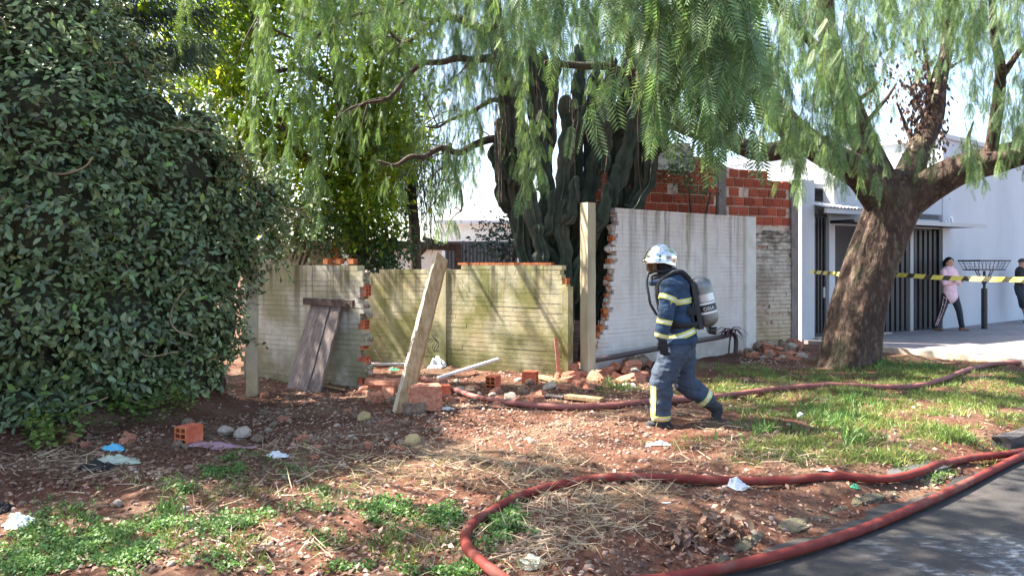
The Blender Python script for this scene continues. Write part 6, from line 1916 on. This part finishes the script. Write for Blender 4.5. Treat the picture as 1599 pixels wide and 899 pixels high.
# ---- simple standing people far off
def head(B_, c, r, f):
    """f: facing direction"""
    B_.limb(c + Vector((0, 0, -.035)), c + Vector((0, 0, .035)), r * .86, r, 0, .9, None, 16)
    B_.limb(c + f * (r * .80) + Vector((0, 0, -.005)), c + f * (r * 1.02) + Vector((0, 0, -.025)), .014, .018, 0, 1, None, 8)
    for s in (-1, 1):
        e_ = Vector((-f.y, f.x, 0)) * s; B_.limb(c + e_ * r * .86 + Vector((0, 0, .01)), c + e_ * r * .9 + Vector((0, 0, -.02)), .016, .012, 0, 1, None, 8)
YW = 16.95
def W(px, py, dy=0): return P(px, py, YW + dy)
wz = .075
wb = W(1480, 412); wp = thing('person', Vector((wb.x, wb.y, wz)), 'person in pink top and black trousers with pink stripe, arms folded', 'person')
B2 = Body()   # 0 skin 1 pink 2 black
fdir = Vector((.35, -.93, 0)).normalized()
sc_ = YW / FPX
hipz = wz + .84
c = Vector((wb.x + .02, wb.y, 0))
sdv = Vector((.93, .35, 0))
B2.limb(c + Vector((0, 0, wz + 1.32)), c + Vector((.01, 0, wz + 1.05)), .185, .165, 1, .66, sdv)
B2.limb(c + Vector((.01, 0, wz + 1.05)), c + Vector((.03, 0, wz + .80)), .165, .19, 1, .72, sdv)
B2.limb(c + Vector((.03, 0, wz + .86)), c + Vector((.03, 0, wz + .80)), .165, .165, 2, .75, sdv)
B2.limb(c + Vector((0, 0, wz + 1.38)), c + Vector((0, 0, wz + 1.47)), .055, .05, 0)
hc = c + Vector((.0, -.01, wz + 1.545)); head(B2, hc, .093, fdir)
for s, (ex, hx_) in ((-1, (-.26, .10)), (1, (.25, -.10))):
    sh_ = c + sdv * (.18 * s) + Vector((0, 0, wz + 1.36)); el_ = c + sdv * (.235 * s) + fdir * .07 + Vector((0, 0, wz + 1.09)); ha = c + sdv * (-.10 * s) + fdir * (.20 + .03 * s) + Vector((0, 0, wz + 1.14 + .02 * s))
    B2.limb(sh_, el_, .062, .054, 1); B2.limb(el_, ha, .054, .042, 1)
    hd_ = (ha - el_).normalized(); B2.limb(ha + hd_ * .02, ha + hd_ * .08, .034, .03, 0, .5)
    for q in range(4): B2.limb(ha + hd_ * .08 + Vector((0, 0, .024 - .016 * q)), ha + hd_ * .14 + Vector((0, 0, .02 - .018 * q)) - fdir * .01, .009, .008, 0, 1, None, 6)
    B2.limb(ha + hd_ * .04 + Vector((0, 0, .03)), ha + hd_ * .07 + Vector((0, 0, .065)), .010, .009, 0, 1, None, 6)
fl, frt = W(1462, 518, -.05), W(1502, 518, .02)
for (s, ft) in ((-1, fl), (1, frt)):
    hp_ = c + Vector((.03 + .085 * s, 0, wz + .80)); an2 = Vector((ft.x, ft.y, wz + .10)); kn = (hp_ + an2) / 2 + fdir * .03 + Vector((0, 0, .02))
    B2.limb(hp_, kn, .098, .07, 2); B2.limb(kn, an2, .07, .058, 2)
    B2.limb(an2, an2 + Vector((0, 0, -.05)), .036, .036, 0); fd_ = Vector((.9 if s > 0 else .35, -.45, 0)).normalized()
    B2.limb(an2 + Vector((0, 0, -.068)) - fd_ * .04, an2 + Vector((0, 0, -.078)) + fd_ * .13, .034, .026, 3, .8)
B2.build('body', ['skin', 'pink_fleece', 'navy_cotton', 'sandal_brown'], wp, .012, 3, .006)
V = []; F = []
for i in range(9):
    for j in range(20):
        a = 2 * PI * j / 20; dv = Vector((math.cos(a), math.sin(a), 0)); fr2 = dv.dot(fdir)
        th = (PI * (.30 + .26 * (1 - fr2) / 1)) * i / 8
        V.append(hc + Vector((0, 0, .02)) + Vector((dv.x * math.sin(th) * .106, dv.y * math.sin(th) * .106, math.cos(th) * .122)))
for i in range(8):
    for j in range(20): q = i * 20 + j; r_ = i * 20 + (j + 1) % 20; F.append((q, q + 20, r_ + 20, r_))
hr = mobj('hair', V, F, 'hair_dark', wp, smooth=True)
m = MB(); m.tube(spline([hc - fdir * .10 + Vector((0, 0, .05)), hc - fdir * .12 + Vector((0, 0, -.05)), hc - fdir * .11 + Vector((0, 0, -.16))], 4), [.05, .05, .048, .045, .04, .035, .03, .02, .01], 8); m.obj('hair', 'hair_dark', wp, smooth=True)
def face(B_, hc, f, r, parent):
    sd2 = Vector((-f.y, f.x, 0)); m = MB()
    for s in (-1, 1):
        o_ = hc + sd2 * (.034 * s) + Vector((0, 0, .018)); h, n_, i_, dist = B_.tree.ray_cast(o_, f, .3)
        if h: m.obox(h + f * .002, sd2 * .013, f * .003, Vector((0, 0, .006)))
    m.obj('eyes', 'hair_dark', parent)
    m = MB(); h, n_, i_, dist = B_.tree.ray_cast(hc + Vector((0, 0, -.048)), f, .3)
    if h: m.obox(h + f * .001, sd2 * .022, f * .003, Vector((0, 0, .005)))
    m.obj('mouth', 'stripe_pink', parent)
face(B2, hc, fdir, .093, wp)
# pink side stripe on the left trouser leg
hp_ = c + Vector((.03 - .085, 0, wz + .80)); an2 = Vector((fl.x, fl.y, wz + .12)); V = []; F = []
for i in range(14):
    p = hp_.lerp(an2, i / 13) + fdir * (.03 * math.sin(PI * i / 13))
    for a in (-.42, .42):
        dv = Vector((math.cos(math.radians(235) + a), math.sin(math.radians(235) + a), 0)); h, n_, i_, dist = B2.tree.ray_cast(p, dv, .2)
        V.append(p + dv * ((dist or .08) + .004))
for i in range(13): F.append((i * 2, i * 2 + 1, i * 2 + 3, i * 2 + 2))
mobj('side_stripe', V, F, 'stripe_pink', wp, smooth=True)

# boy at the right edge leaning on the wall
YB = 19.2
bx_ = P(1594, 412, YB); bp_ = thing('person', Vector((bx_.x, bx_.y, .075)), 'boy in dark t-shirt and cap leaning at the right edge', 'person')
B3 = Body(); c = Vector((bx_.x, bx_.y, .075)); f3 = Vector((.75, -.66, 0)).normalized(); s3 = Vector((-f3.y, f3.x, 0))
B3.limb(c + Vector((-.02, 0, 1.30)), c + Vector((-.04, 0, .92)), .17, .15, 1, .68, s3)
B3.limb(c + Vector((-.04, 0, .92)), c + Vector((-.02, 0, .80)), .155, .15, 2, .75, s3)
B3.limb(c + Vector((0, 0, 1.36)), c + Vector((.02, 0, 1.46)), .05, .048, 0)
hc3 = c + Vector((.03, -.01, 1.535)); head(B3, hc3, .09, f3)
for s in (-1, 1):
    sh_ = c + s3 * (.17 * s) + Vector((-.02, 0, 1.33)); el_ = c + s3 * (.22 * s) + f3 * .06 + Vector((0, 0, 1.07)); ha = c + s3 * (.07 * s) + f3 * .26 + Vector((0, 0, .90))
    B3.limb(sh_, sh_.lerp(el_, .55), .06, .06, 1); B3.limb(sh_.lerp(el_, .5), el_, .045, .042, 0); B3.limb(el_, ha, .042, .032, 0)
    hd_ = (ha - el_).normalized(); B3.limb(ha, ha + hd_ * .06, .032, .03, 0, .5)
    for q in range(4): B3.limb(ha + hd_ * .06 + s3 * (.012 * (q - 1.5)), ha + hd_ * .12 + s3 * (.012 * (q - 1.5)) + Vector((0, 0, -.01)), .008, .007, 0, 1, None, 6)
    B3.limb(ha + hd_ * .02 - s3 * (.03 * s), ha + hd_ * .06 - s3 * (.045 * s), .010, .008, 0, 1, None, 6)
    hp_ = c + s3 * (.085 * s) + Vector((-.02, 0, .80)); kn = hp_ + f3 * (.13 if s < 0 else .05) + Vector((0, 0, -.36)); an2 = c + s3 * (.09 * s) + f3 * .12 + Vector((0, 0, .08))
    B3.limb(hp_, kn, .098, .085, 2); B3.limb(kn + Vector((0, 0, .02)), an2, .055, .04, 0)
    B3.limb(an2 + Vector((0, 0, -.045)) - f3 * .03, an2 + Vector((0, 0, -.05)) + f3 * .14, .036, .03, 1, .8)
B3.build('body', ['skin', 'black_fabric', 'navy_cotton'], bp_, .012, 3, .006)
face(B3, hc3, f3, .09, bp_)
V = []; F = []
for i in range(8):
    for j in range(20):
        a = 2 * PI * j / 20; th = PI * .47 * i / 7; V.append(hc3 + Vector((0, 0, .03)) + Vector((math.cos(a) * math.sin(th) * .103, math.sin(a) * math.sin(th) * .103, math.cos(th) * .105)))
for i in range(7):
    for j in range(20): q = i * 20 + j; r_ = i * 20 + (j + 1) % 20; F.append((q, q + 20, r_ + 20, r_))
cpo = mobj('cap', V, F, 'hair_dark', bp_, smooth=True)
m = MB(); m.obox(hc3 + f3 * .13 + Vector((0, 0, .035)), s3 * .07, f3 * .06, Vector((0, 0, .005))); m.obj('peak', 'hair_dark', cpo)

# ------------------------------------------------------------------ tell the look-alikes apart by their order in the picture
ORD = 'first second third fourth fifth sixth seventh eighth ninth tenth eleventh twelfth thirteenth fourteenth fifteenth sixteenth seventeenth eighteenth nineteenth twentieth'.split()
TENS = ['', '', 'twenty', 'thirty', 'forty', 'fifty', 'sixty']
def ordinal(i):
    if i < 20: return ORD[i]
    n = i + 1
    return (TENS[n // 10] + '-' + ORD[n % 10 - 1]) if n % 10 else TENS[n // 10][:-1] + 'ieth'
fam = {}
for o in SC.objects:
    if o.parent is None and 'group' in o: fam.setdefault((o['group'], o['label']), []).append(o)
for (g_, l_), os_ in fam.items():
    if len(os_) < 2: continue
    os_.sort(key=lambda o: o.location.x / o.location.y)
    for i, o in enumerate(os_): o['label'] = ordinal(i) + ' from left: ' + l_
